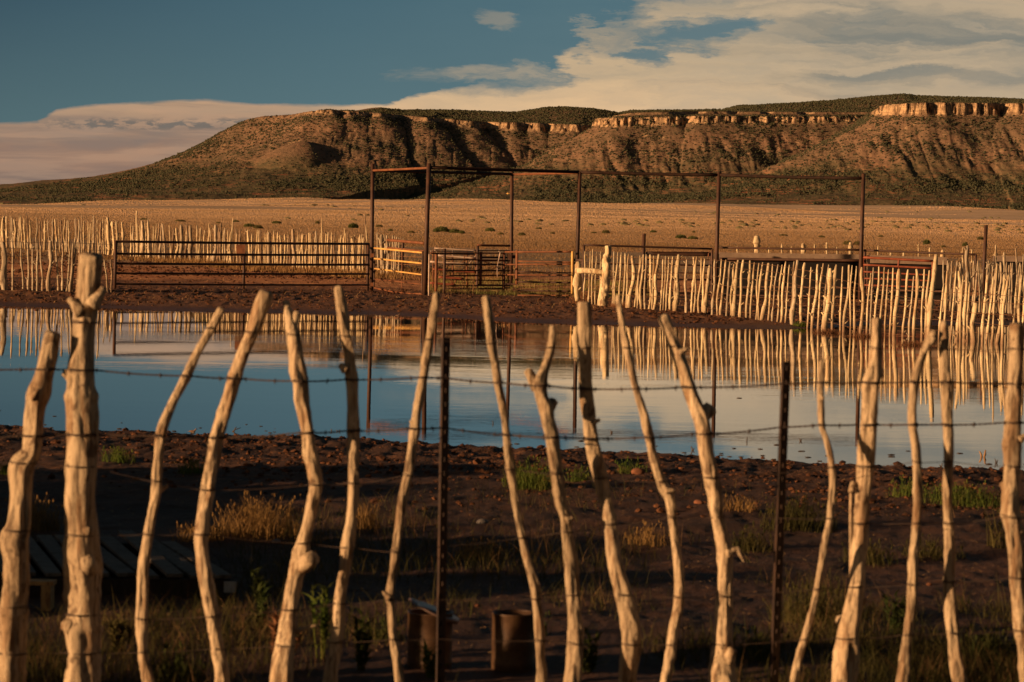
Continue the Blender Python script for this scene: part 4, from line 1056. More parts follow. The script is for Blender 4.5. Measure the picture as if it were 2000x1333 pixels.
# overhead frame
M_BEAM = mat_simple('dark_rusty_beam', (0.018, 0.010, 0.007), (0.040, 0.018, 0.010), 6, 0.7, 0.002, spec=0.15, c3=(0.10, 0.04, 0.02))
frame = empty('overhead_pipe_frame', (2.0, 84, 0.2), 'tall rusty overhead pipe frame of six high posts joined by top beams', 'pipe frame')
posts = {'p1': (728, 320, 725.5, 583, 86.0), 'p2': (838, 319.5, 829, 590, 82.5), 'p3': (1000, 335, 998, 573, 92.0), 'p4': (1132.5, 335.5, 1125, 590, 84.5), 'p5': (1404.5, 336, 1397, 600, 84.0), 'p6': (1686.5, 339.5, 1679, 600, 82.6)}
tops = {}
for k_, (xt, yt, xb, yb, D) in posts.items():
    m = MB(); a, b = pipe_post(m, xt, yt, D, 0.067 if k_ == 'p2' else 0.058, xb, yb); tops[k_] = a
    m.build('post', M_PIPE, frame)
def bm_(a, b, r=0.034, mat=M_PIPE, name='beam', parent=frame, sag=0.0, n=9):
    a = np.asarray(a, float); b = np.asarray(b, float); t = np.linspace(0, 1, n)[:, None]
    pts = a + (b - a) * t; pts[:, 2] -= sag * 4 * (t * (1 - t))[:, 0]
    m = MB(); m.tube(pts, r, 10); return m.build(name, mat, parent)
bm_(P(728, 333.5, 86), P(836, 328.5, 82.5), 0.036, M_RUST)
bm_(P(730, 333.5, 86), P(998, 340.5, 92), 0.048, M_BEAM)
bm_(P(838, 327.5, 82.5), P(1131, 336.5, 84.5), 0.048, M_BEAM)
bm_(P(1134, 336.5, 84.5), P(1404, 342, 84.0), 0.048, M_BEAM, sag=.015)
bm_(P(1405, 342, 84.0), P(1686, 348.5, 82.6), 0.048, M_BEAM, sag=.02)
bm_(P(1002, 341, 92), P(1130, 338.2, 84.5), 0.036, M_RUST)
for (px, py, D) in ((989, 378.5, 92), (1121, 371, 84.5)):
    m = MB(); a = P(px, py, D); b = P(px + 10, py, D); m.rod(a, b, 0.012); m.rod(P(px + 3, py - 2, D), P(px + 3, py + 2, D), 0.014); m.build('insulator', M_YELLOW, frame)

# pipe fence at left
pf = empty('pipe_fence', (-8, 82, 0.2), 'brown five-rail pipe fence on the far bank between the stakes and the gate', 'pipe fence')
D0, D1 = 79.5, 86.3
def prail(xa, ya, xb, yb, Da, Db, r, mat, parent, name='rail', sag=0.0):
    return bm_(P(xa, ya, Da), P(xb, yb, Db), r, mat, name, parent, sag)
for ya, yb, r_ in ((472, 477, .036), (496, 498.5, .034), (515, 517.5, .034), (534, 535.5, .030), (555, 557, .027)):
    prail(226, ya, 721, yb, D0, D1, r_, M_PIPE, pf, sag=0.01)
for (xt, yt, D, r_) in ((226, 470.5, D0, .045), (719.5, 476, D1, .045), (477, 497, 83.0, .04)):
    m = MB(); pipe_post(m, xt, yt, D, r_, xt - 2, 580); m.build('post', M_PIPE, pf)
m = MB(); a = P(470, 487, 83.2); m.box(a, (0.26, 0.012, 0.26)); m.build('metal_plate', M_RUST, pf, smooth=False)

# white plastic bag-like scrap beside the middle post is too small to name; skip
# gates ------------------------------------------------------------
def gate(name, label, Da, Db, xa, xb, rails, uprights, rmat, umat, r=0.024, cat='gate', mesh=None, thick=None):
    """rails: (y at xa, y at xb[, mat, radius]); uprights: (x, ytop, ybot)"""
    c = P((xa + xb) / 2, 560, (Da + Db) / 2)
    root = empty(name, (c[0], c[1], gzp(c[0], c[1])), label, cat)
    Df = lambda x: Da + (Db - Da) * (x - xa) / (xb - xa)
    for q in rails:
        mt = q[2] if len(q) > 2 and q[2] else rmat; rr = q[3] if len(q) > 3 else r
        x0 = q[4] if len(q) > 4 else xa; x1 = q[5] if len(q) > 5 else xb
        bm_(P(x0, q[0], Df(x0)), P(x1, q[1], Df(x1)), rr, mt, 'rail', root, sag=(q[6] if len(q) > 6 else 0.0))
    for q in uprights:
        D = Df(q[0]) - 0.002
        bm_(P(q[0], q[1], D), P(q[0] - 1.0, q[2], D), q[4] if len(q) > 4 else r, (q[3] if len(q) > 3 and q[3] else umat), 'upright', root)
    if mesh:
        x0, x1, yt0, yt1, yb0, yb1, nx, ny = mesh
        m = MB()
        for i in range(nx + 1):
            t = i / nx; x = x0 + (x1 - x0) * t
            m.rod(P(x, yt0 + (yt1 - yt0) * t, Df(x) + .03), P(x - .6, yb0 + (yb1 - yb0) * t, Df(x) + .03), 0.0035, 4)
        for j in range(ny + 1):
            t = j / ny
            m.rod(P(x0, yt0 + (yb0 - yt0) * t, Df(x0) + .03), P(x1, yt1 + (yb1 - yt1) * t, Df(x1) + .03), 0.0035, 4)
        m.build('wire_mesh', M_MESH, root)
    return root
g1 = gate('gate', 'sagging gate with three bright yellow-lit rails hung between two tall pipe posts', 85.8, 82.7, 731.5, 825.5,
     [(485, 494, M_YELLOW, .030), (505.5, 515, M_YELLOW, .028), (525, 537, M_YELLOW, .024), (545.5, 556, M_RUST, .015), (562.5, 574.5, M_RUST, .026, 731.5, 825.5, .05)],
     [(731.5, 492, 563, M_PIPE), (785.5, 489, 571, M_RUST, .012), (825.5, 491, 575, M_PIPE, .028)], M_YELLOW, M_PIPE, mesh=(733, 824, 546, 553, 563, 573, 30, 3))
for y_ in (499, 556):
    m = MB(); a = P(727.5, y_, 86.0); m.box(a, (0.11, 0.16, 0.11)); m.build('hinge', M_RUST, g1, smooth=False)
# ledge rails behind the yellow gate
gate('pipe_rail', 'short rusty rail on a post behind the yellow-railed gate', 99.0, 97.0, 757, 829, [(469, 475.5, M_RUST, .05), (484, 491, M_RUST, .03), (500, 503, M_MESH, .008), (516, 518, M_MESH, .008)], [(787, 470, 549, M_PIPE, .045)], M_RUST, M_PIPE, cat='rail')
# wire panel right of the second tall post
gate('wire_gate', 'rusty gate with drooping wire mesh just right of the second tall post', 82.0, 83.5, 841, 925,
     [(491, 492, M_PALE, .014), (495, 497, M_RUST, .024), (581, 580, M_RUST, .02)], [(838.5, 497, 580, M_PALE, .022), (852.5, 495, 570, M_RUST, .045), (868.5, 486, 574, M_PIPE, .04), (925, 545, 580, M_RUST, .012)], M_RUST, M_RUST,
     mesh=(870, 925, 545, 546, 579, 579, 10, 5))
# loading chute with crossed braces
ch = empty('cattle_chute', (-1.3, 90, 0.3), 'low chute of pale and red trussed bars seen behind the mesh gate', 'chute')
for (x0, y0, x1, y1, mt, r_) in [(848, 485, 932, 490, M_PALE, .018), (852, 499, 930, 505, M_PALE, .03), (840, 511.5, 915, 516.5, M_PALE, .03), (846, 526, 874, 528, M_RED, .028), (887, 529.5, 930, 532, M_RED, .03), (857, 541.5, 905, 545, M_RED, .036), (840, 553, 890, 557, M_RED, .036), (875, 564, 900, 564, M_RED, .02)]:
    bm_(P(x0, y0, 90), P(x1, y1, 90), r_, mt, 'rail', ch)
for (x0, y0, x1, y1, mt) in [(928, 497, 896, 517, M_RUST), (930, 499, 914, 518, M_PALE), (878, 546, 884, 556, M_RED), (891, 548, 884, 557, M_RED), (848, 488, 868, 507, M_PALE), (862, 501, 868, 506, M_PALE), (884, 489, 884, 501, M_PALE)]:
    bm_(P(x0, y0, 90.1), P(x1, y1, 90.1), .013, mt, 'brace', ch)
for x_ in (846, 884, 912, 930):
    b = P(x_, 570, 90.2); t = P(x_, 488, 90.2); b[2] = gzp(b[0], 90.2) - .05
    m = MB(); m.rod(b, t, 0.022); m.build('upright', M_RUST, ch)
# head-gate frame
gate('head_gate', 'upright red-brown frame gate left of the third tall post', 88.5, 89.0, 933, 996,
     [(479.5, 480.5, M_RUST, .035), (490, 490, M_RUST, .016), (503, 503.5, M_PIPE, .03, 942, 990), (509.5, 509.5, M_PIPE, .028), (517, 517, M_PIPE, .028), (528, 529, M_RUST, .018), (539, 538, M_RUST, .028), (547.5, 549, M_PIPE, .016), (557, 558, M_RUST, .026), (564, 563, M_PIPE, .02)],
     [(933, 480, 566, M_PIPE, .04), (938, 492, 556, M_RED, .028), (941, 492, 556, M_RUST, .02), (984.5, 495, 575, M_PIPE, .05), (991, 490, 568, M_YELLOW, .018), (994, 489, 556, M_RUST, .016)], M_PIPE, M_PIPE)
gate('cattle_gate', 'wide rusted panel of thin horizontal bars across the alley behind the mesh gate', 86.5, 87.6, 868, 985,
     [(494.5, 495, M_RUST, .02), (507, 509, M_RUST, .022), (516, 517.5, M_PIPE, .024), (529, 529, M_PIPE, .022), (539, 538.5, M_RUST, .024), (547, 548, M_RUST, .014), (558, 558.5, M_RUST, .02), (564.5, 565, M_PIPE, .018)], [(869, 494, 567), (907, 494, 566, M_RUST, .014), (985, 494, 566)], M_RUST, M_RUST, r=.02, cat='gate')
m = MB(); th = np.linspace(0, 1, 12)
hook = [P(973, 492, 86.2), P(975, 491, 86.2), P(977, 493, 86.2), P(976, 500, 86.2), P(973.5, 510, 86.2), P(971.5, 520, 86.2), P(971, 532, 86.2), P(971.5, 541, 86.2)]
m.tube(hook, 0.012, 6); m.tube([P(977, 492, 86.2), P(974.5, 502, 86.25), P(974, 512, 86.25)], 0.01, 6); tag(m.build('latch_wire', M_PALE), 'bent pale wire hook hanging on the cattle panel', 'wire hook')
# alley gate under the third and fourth posts
gate('alley_gate', 'five-bar rusted gate with mesh between the third and fourth tall posts', 84.8, 84.2, 1011, 1118,
     [(492.5, 492, M_RUST, .03), (510.5, 512.5, M_RUST, .022), (517, 516.5, M_RUST, .026), (531, 533.5, M_PIPE, .02), (537.5, 538, M_RUST, .022), (551, 552.5, M_PIPE, .028), (568, 569, M_PIPE, .022), (577, 577.5, M_RUST, .018)],
     [(1010.5, 489, 555, M_RUST, .03), (1118.5, 491, 574, M_YELLOW, .045)], M_RUST, M_RUST, mesh=(1012, 1117, 514, 514, 577, 577, 22, 10))
g = gate('pipe_rail', 'short bars joining the third tall post to the alley gate', 88.0, 85.0, 986, 1012, [(492.5, 492.5, M_RUST, .028), (517, 517, M_RUST, .024), (537, 537, M_RUST, .024), (555, 556, M_PIPE, .022)], [(1008.5, 489, 556, M_RUST, .022)], M_RUST, M_RUST, cat='rail')
m = MB(); m.box(P(1001, 501.5, 87.2), (0.28, 0.12, 0.12)); m.box(P(996, 503.5, 87.1), (0.1, 0.1, 0.16)); m.build('latch_box', M_PIPE, g, smooth=False)
g = gate('pipe_rail', 'small rusty bracket rails beside the fourth tall post', 84.3, 84.0, 1118, 1142, [(508, 509, M_PIPE, .035), (514, 515, M_PIPE, .03), (541, 541, M_RUST, .02)], [(1138.5, 505, 575, M_PIPE, .035)], M_PIPE, M_PIPE, cat='rail')
# right-hand pipe gates
gate('pipe_gate', 'long brown pipe gate frame above the first sunlit stakes at right', 83.8, 84.6, 1140.5, 1391,
     [(479, 486.5, M_PIPE, .030), (493, 494, M_PIPE, .022, 1265, 1384), (515, 519, M_PIPE, .026), (544, 547, M_PIPE, .026), (570, 573, M_PIPE, .026)], [(1140.5, 479, 580, M_PIPE, .036), (1391, 486.5, 585, M_PIPE, .036), (1384.5, 491, 503, M_RUST, .02)], M_PIPE, M_PIPE, r=.03)
gate('pipe_gate', 'inner pipe gate with a wide top bar, right of the lone pipe post', 90, 90, 1262, 1388, [(496, 497.5, M_PIPE, .055), (507, 508, M_PIPE, .02), (533, 534, M_PIPE, .02)], [(1263, 492, 575, M_PIPE, .03), (1388, 493, 575, M_PIPE, .03)], M_PIPE, M_PIPE)
m = MB(); a = P(1258, 459.5, 86.5); b = a.copy(); b[0] -= .03; b[2] = gzp(b[0], 86.5) - .1; m.tube([b, (a + b) / 2, a], .055, 14); m.tube([a + [0, 0, .0], a + [0, 0, .02], a + [0, 0, .045]], [.06, .06, .05], 12)
tag(m.build('pipe_post', M_PIPE), 'lone capped pipe post rising behind the stakes left of the trough', 'post')
gate('pipe_fence', 'pair of brown pipe rails between the two right-hand tall posts', 84.2, 82.9, 1405, 1683, [(484, 488.5, M_PIPE, .030), (506, 509.5, M_PIPE, .040), (560, 563, M_PIPE, .028), (577, 580, M_PIPE, .028)], [(1535, 560, 600, M_PIPE, .03)], M_PIPE, M_PIPE, cat='pipe fence')
gate('pipe_fence', 'pipe fence with a single high rail right of the last tall post', 83.0, 81.5, 1689, 1906, [(489, 498, M_PIPE, .030), (567, 570, M_PIPE, .026), (586, 589, M_PIPE, .026)], [(1689.5, 487, 600, M_PIPE, .04), (1906, 497, 600, M_PIPE, .032)], M_PIPE, M_PIPE, cat='pipe fence')
gate('gate', 'faded red gate hanging right of the last tall post', 82.6, 82.0, 1685, 1822, [(503, 510.5, M_RED, .036), (517.5, 524.5, M_RED, .03), (531, 538, M_RED, .026), (544, 549, M_RED, .024), (557, 562, M_RED, .024)], [(1686.5, 500, 560, M_RED, .028), (1755.5, 508, 522, M_RED, .028), (1755.5, 522, 560, M_RED, .016), (1821.5, 510, 562, M_RED, .030)], M_RED, M_RED)
m = MB(); a = P(1926, 440, 80.0); b = P(1919, 560, 80.0); b[2] = gzp(b[0], 80) - .2; m.tube([b, (a + b) / 2, a], .052, 14); tag(m.build('pipe_post', M_PIPE), 'lone tall pipe post at far right, beyond the red gate', 'post')

# long feed bunk behind the right-hand pipe fence
M_BOARD = mat_simple('weathered_grey_boards', (0.22, 0.15, 0.105), (0.30, 0.205, 0.14), 3.0, 0.85, 0.004, c3=(0.12, 0.075, 0.05))
M_BUNK_SHADE = mat_simple('bunk_shade_dark', (0.010, 0.007, 0.006), (0.018, 0.011, 0.008), 3.0, 0.85, 0.004)  # near-black colour paints in the shade under the bunk
def bunk(label, xa, xb, ya, yb, ya2, yb2, D, seed):
    a = P(xa, ya, D); b = P(xb, yb, D)
    root = empty('feed_bunk', (float((a[0] + b[0]) / 2), D, gzp((a[0] + b[0]) / 2, D)), label, 'feed bunk')
    h = (ya2 - ya) * D / F
    # board wall: leaning top board, catching light
    m = MB(); m.beam(a - [0, 0, h / 2], b - [0, 0, h / 2], 0.05, h); m.build('side_board', M_BOARD, root, smooth=False)
    m = MB(); m.beam(a + [0, .75, -h / 2], b + [0, .75, -h / 2], 0.05, h); m.build('side_board', M_BOARD, root, smooth=False)
    a2 = a - [0, 0, h + .02]; gz = gzp(a2[0], D)
    hb = a2[2] - gz
    m = MB(); m.beam(a2 + [0, .10, -hb / 2], b - [0, -.10, h + .02 + hb / 2], 0.04, hb + .1); m.build('shade_panel', M_BUNK_SHADE, root, smooth=False)  # dark sheet standing in for the shaded gap below the board
    m = MB(); m.beam(a2 + [0, .45, -.25], b - [0, -.45, h + .27], 0.62, 0.04); m.build('trough_floor', M_BUNK_SHADE, root, smooth=False)
    n = max(3, int(np.linalg.norm(b - a) / 1.6))
    for i in range(n + 1):
        q = a + (b - a) * i / n; z0 = gzp(q[0], D) - .1
        m = MB(); m.box((q[0], D + .16, (q[2] + z0) / 2 - .02), (0.09, 0.09, q[2] - z0 - .06)); m.build('leg', M_BUNK_SHADE, root, smooth=False)
    return root
bunk('long grey-topped wooden feed bunk with painted-in shade below, behind the right pipe rails', 1405, 1680, 493.5, 497.5, 508, 513, 88.5, 1)
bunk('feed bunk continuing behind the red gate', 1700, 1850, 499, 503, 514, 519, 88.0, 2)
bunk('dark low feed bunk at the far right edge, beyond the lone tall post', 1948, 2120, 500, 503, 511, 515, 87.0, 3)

# far wire fence with pale posts
ff = empty('wire_fence', (12, 146, 1.2), 'distant wire fence of short pale posts across the plain at right', 'wire fence')
for (px, py, w) in [(1478, 461.5, 11), (1502, 483, 2.6), (1527, 476, 3), (1546, 482, 2.6), (1569, 476, 8), (1591, 477, 3.4), (1568.5, 477, 3), (1615, 474, 4.4), (1635, 483, 3), (1661, 474, 6.5), (1715, 480, 2.5), (1740, 494, 4), (1765, 493, 4), (1794, 477, 2.8), (1816, 484, 3), (1841, 489, 7), (1881, 483, 3), (1899, 487, 3), (1945, 479, 3.4), (2030, 486, 5), (2070, 485, 3), (1440, 482, 2.6), (1400, 478, 2.6)]:
    D = 140.0; t = P(px, py, D); b = P(px - .5, 520, D); b[2] = gzp(b[0], D) - .1
    m = MB(); stick(m, t, b, w * D / F / 2 * 1.05, w * D / F / 2, int(px), 9, 9, .2, 1); m.build('post', M_STAKE_FAR, ff)
for (ya, yb) in ((472, 492), (482, 502), (489, 509)):
    m = MB(); m.tube([P(1265, ya, 139.8), P(1700, (ya + yb) / 2 - 3, 139.8), P(2100, yb, 139.8)], 0.006, 4); m.build('wire', M_MESH, ff)

# ================================================================== GROUND COVER AND SMALL THINGS
M_GOLD = mat_leaf('golden_dry_grass', (0.27, 0.16, 0.06), (0.15, 0.085, 0.035), 6, 0.3)
M_STRAW = mat_leaf('straw', (0.42, 0.26, 0.12), (0.28, 0.15, 0.07), 8, 0.2)
M_GREEN = mat_leaf('green_weed', (0.075, 0.11, 0.022), (0.12, 0.13, 0.03), 7, 0.35)
M_DGREEN = mat_leaf('dark_green_weed', (0.035, 0.05, 0.016), (0.06, 0.062, 0.02), 5, 0.3)
M_MIXED = mat_leaf('mixed_grass', (0.085, 0.068, 0.025), (0.042, 0.042, 0.016), 3, 0.3)
M_BRUSH = mat_leaf('dead_brown_brush', (0.20, 0.09, 0.045), (0.13, 0.06, 0.03), 6, 0.15)
M_BUSH = mat_leaf('rabbitbrush_green', (0.09, 0.10, 0.035), (0.15, 0.14, 0.05), 1.2, 0.2)
M_CLOD = mat_simple('dry_soil_clods', (0.050, 0.022, 0.013), (0.155, 0.062, 0.027), 5.0, 0.95, 0.004, spec=0.1, thr=(0.46, 0.66), c3=(0.04, 0.018, 0.012))
M_STONE = mat_simple('pale_stone', (0.13, 0.11, 0.10), (0.20, 0.17, 0.15), 9.0, 0.9, 0.004)

def hit(px, py):
    lo, hi = 7.0, 4000.0
    prev = None
    for D in np.geomspace(7, 4000, 900):
        p = P(px, py, D); g_ = float(tz(np.array([p[0]]), np.array([D]), False)[0])
        if p[2] <= max(g_, 0.0): return np.array([p[0], D, g_])
    return P(px, py, 300)

r = np.random.default_rng(11)
def ground_pts(n, xr, yr_, keep=None, seed=0):
    """points spread evenly over what a viewer sees: denser near"""
    q = np.random.default_rng(seed)
    y = 1 / (1 / yr_[1] + (1 / yr_[0] - 1 / yr_[1]) * q.uniform(0, 1, n))
    x = q.uniform(xr[0], xr[1], n) * y
    if keep is not None:
        k_ = keep(x, y); x, y = x[k_], y[k_]
    return x, y

# clods: near bank
x, y = ground_pts(16000, (-.24, .24), (18.5, 27.5), None, 21)
ny_ = near_y(x)
s = ny_ - y
k_ = (s > -0.15) & (r.uniform(0, 1, len(x)) < np.clip(0.25 + 0.9 * sstep(0.0, 0.6, fbm(x * 1.3, y * 0.6, 91, 3) + 0.25), 0, 1) * sstep(7.5, 4.0, s))
x, y = x[k_], y[k_]; sz = 0.004 + 0.017 * r.uniform(0, 1, len(x)) ** 3 + 0.022 * (r.uniform(0, 1, len(x)) > 0.99)
V1, T1 = scatter_blobs(np.stack([x, y, tz(x, y) + sz * 0.25], -1), sz, (1.2, 1.0, 0.75), ICO1, 0.35, 5)
x, y = ground_pts(26000, (-.21, .21), (64, 97), None, 22)
s = y - far_y(x)
k_ = (s > 1.0) & (r.uniform(0, 1, len(x)) < 0.35 + 0.65 * sstep(-0.1, 0.5, fbm(x * 0.5, y * 0.4, 92, 3)))
x, y = x[k_], y[k_]; sz = 0.010 + 0.040 * r.uniform(0, 1, len(x)) ** 4
V2, T2 = scatter_blobs(np.stack([x, y, tz(x, y) + sz * 0.2], -1), sz, (1.2, 1.0, 0.7), ICO1, 0.35, 6)
x, y = ground_pts(9000, (-.19, .0), (94, 120), lambda x, y: fbm(x * .4, y * .3, 94, 3) > -0.2, 26)
sz = 0.012 + 0.05 * r.uniform(0, 1, len(x)) ** 4
V3, T3 = scatter_blobs(np.stack([x, y, tz(x, y) + sz * 0.2], -1), sz, (1.3, 1.1, 0.8), ICO1, 0.35, 8)
o = mesh_np('soil_clods', np.vstack([V1, V2, V3]), np.vstack([T1, T2 + len(V1), T3 + len(V1) + len(V2)]), M_CLOD, smooth=False)
tag(o, 'crumbly red-brown soil clods churned up along both banks', 'soil clods', kind='stuff')

# litter: straw and bits of bark lying about
x, y = ground_pts(5200, (-.24, .24), (12.0, 26.5), lambda x, y: near_y(x) - y > 0.1, 23)
n = len(x); b0 = np.stack([x, y, tz(x, y) + 0.004], -1); V, Q = blades(b0, r.uniform(.02, .07, n), r.uniform(.002, .006, n), 1.0, 3, 2)
V = V.reshape(n, -1, 3); V[..., 2] = b0[:, None, 2] + (V[..., 2] - b0[:, None, 2]) * 0.25; V = V.reshape(-1, 3)
x2, y2 = ground_pts(2500, (-.2, .2), (70, 100), None, 24); n2 = len(x2)
b2 = np.stack([x2, y2, tz(x2, y2) + 0.01], -1); Vb, Qb = blades(b2, r.uniform(.04, .12, n2), r.uniform(.006, .015, n2), 1.0, 4, 2)
tag(mesh_np('straw_litter', np.vstack([V, Vb]), np.vstack([Q, Qb + len(V)]), M_STRAW, smooth=False), 'bits of straw and dry stalks strewn over the soil', 'straw litter', kind='stuff')

# short grass and weeds of the foreground
x, y = ground_pts(150000, (-.26, .26), (10.6, 20.5), None, 25)
dn = fbm(x * 0.9, y * 0.5, 93, 4)
pxx = x / y * F + 1000
w_ = np.interp(pxx, [-400, 300, 700, 1200, 1500, 2400], [0.8, 0.55, 0.5, 0.7, 1.05, 1.2]) * np.interp(y, [10.6, 13, 15.5, 18, 20.5], [1.25, 1.0, 0.7, 0.4, 0.14])
k_ = r.uniform(0, 1, len(x)) < np.clip(w_ * sstep(-0.25, 0.45, dn), 0, 1)
x, y = x[k_], y[k_]; n = len(x)
V, Q = blades(np.stack([x, y, tz(x, y) - .005], -1), r.uniform(.03, .12, n) * (1 + 0.8 * (r.uniform(0, 1, n) > .93)), r.uniform(.0025, .005, n), r.uniform(.2, .8, n), 7, 3)
print('fg blades', n)
ks = (r.uniform(0, 1, n) < 0.22) & (fbm(x * 1.6, y * 1.1, 99, 3) > -0.05)
ns = int(ks.sum()); V, Q = blades(np.stack([x[ks], y[ks], tz(x[ks], y[ks]) - .005], -1), r.uniform(.06, .20, ns), r.uniform(.002, .0038, ns), r.uniform(.15, 1.1, ns), 8, 3)
tag(mesh_np('dry_stalks', V, Q, mat_leaf('dull_dry_stalks', (0.16, 0.095, 0.045), (0.10, 0.055, 0.028), 3, 0.25), smooth=False), 'dull brown dry stalks straggling through the short foreground grass', 'dry grass', kind='stuff')
V, Q = blades(np.stack([x, y, tz(x, y) - .005], -1), r.uniform(.03, .13, n) * (1 + 0.8 * (r.uniform(0, 1, n) > .93)), r.uniform(.0025, .005, n), r.uniform(.2, .8, n), 7, 3)
tag(mesh_np('short_grass', V, Q, M_MIXED, smooth=False), 'sparse dark short grass on the shaded soil beyond the near fence', 'grass', kind='stuff')

# dry grass of the plain and along the back fence
def tufts(n, xr, yr_, hr, wr, nb, seed, keep=None, lean=0.5, segs=2):
    x, y = ground_pts(n, xr, yr_, keep, seed); q = np.random.default_rng(seed + 1)
    n = len(x)
    X = np.repeat(x, nb) + q.normal(0, .06, n * nb); Y = np.repeat(y, nb) + q.normal(0, .06, n * nb)
    hh = np.repeat(q.uniform(*hr, n), nb) * q.uniform(.6, 1.1, n * nb)
    return blades(np.stack([X, Y, np.repeat(tz(x, y), nb) - .02], -1), hh, q.uniform(*wr, n * nb), q.uniform(.1, lean, n * nb), seed + 2, segs)
V, Q = tufts(18000, (-.21, .21), (104, 330), (.07, .20), (.015, .03), 4, 31, lambda x, y: fbm(x / 6, y / 9, 95, 3) > -0.25)
Vb, Qb = tufts(5200, (-.16, .0), (95, 112), (.10, .30), (.012, .028), 5, 35, lambda x, y: (fbm(x / 2, y / 3, 96, 2) > -0.3) & (y > np.interp(x / y * F + 1000, [0, 250, 500, 712], [121, 110, 100, 97]) - 1) & (y < np.interp(x / y * F + 1000, [0, 250, 500, 712], [130, 117, 107, 103]) + 2))
o = mesh_np('dry_grass', np.vstack([V, Vb]), np.vstack([Q, Qb + len(V)]), mat_leaf('plain_grass', (0.30, 0.175, 0.075), (0.20, 0.11, 0.045), 0.15, 0.15), smooth=False)
tag(o, 'golden dry grass over the open plain and along the back fence', 'dry grass', kind='stuff')
V, Q = tufts(2600, (-.03, .05), (86, 99), (.10, .22), (.01, .02), 5, 38, lambda x, y: fbm(x / 2, y / 3, 97, 2) > -0.1)
tag(mesh_np('green_grass', V, Q, mat_leaf('alley_grass', (0.20, 0.19, 0.06), (0.26, 0.17, 0.07), .5, .2), smooth=False), 'thin greenish grass under the alley gates', 'grass', kind='stuff')
# scrub dots far across the plain
x, y = ground_pts(900, (-.2, .2), (330, 3000), lambda x, y: fbm(x / 60, y / 200, 98, 3) > 0.05, 41)
sz = r.uniform(.3, 1.0, len(x)) * np.interp(y, [300, 1500, 3000], [0.35, 0.9, 1.3])
V, T = scatter_blobs(np.stack([x, y, tz(x, y, False) + sz * .2], -1), sz, (1.5, 1.2, .6), ICO1, .3, 43)
tag(mesh_np('plain_scrub', V, T, mat_simple('sage_grey_green', (0.12, 0.10, 0.045), (0.18, 0.14, 0.06), .2, .9, 0), smooth=False), 'tiny dark shrubs dotted far across the plain', 'scrub', kind='stuff')

# individual bushes on the plain -----------------------------------
def bush(px, py, w, h, label, mat, cat='bush', name='bush', group=None, dens=1.0):
    c = hit(px, py + h / 2); D = c[1]; c = P(px, py + h / 2, D); c[2] = gzp(c[0], D)
    W = w * D / F / 2; H = h * D / F
    q = np.random.default_rng(int(px * 7 + py)); n = int(520 * dens)
    a = q.uniform(0, 6.28, n); rr = W * np.sqrt(q.uniform(0, 1, n)); z = H * q.uniform(0, 1, n) ** 0.8 * np.sqrt(np.clip(1.05 - (rr / W) ** 2, 0, 1)) * (0.75 + 0.4 * vnoise(a * 1.5, rr / W * 3, 5))
    base = np.stack([c[0] + np.cos(a) * rr, c[1] + np.sin(a) * rr, c[2] + z * 0.8 - 0.02], -1)
    V, Q = blades(base, H * q.uniform(.18, .40, n), W * q.uniform(.08, .16, n), q.uniform(.2, 1.1, n), int(px), 2)
    m = MB(); m.add(V, Q)
    for i in range(7):
        a_ = q.uniform(0, 6.28); m.rod(c - [0, 0, .03], c + [math.cos(a_) * W * .5, math.sin(a_) * W * .5, H * .7], W * .025, 4)
    o = m.build(name, mat, None, False, loc=c)
    return tag(o, label, cat, group)
B = 'low bushes scattered over the plain'
M_OLIVE = mat_leaf('olive_brush', (0.13, 0.11, 0.045), (0.19, 0.15, 0.06), 1.0, 0.2)
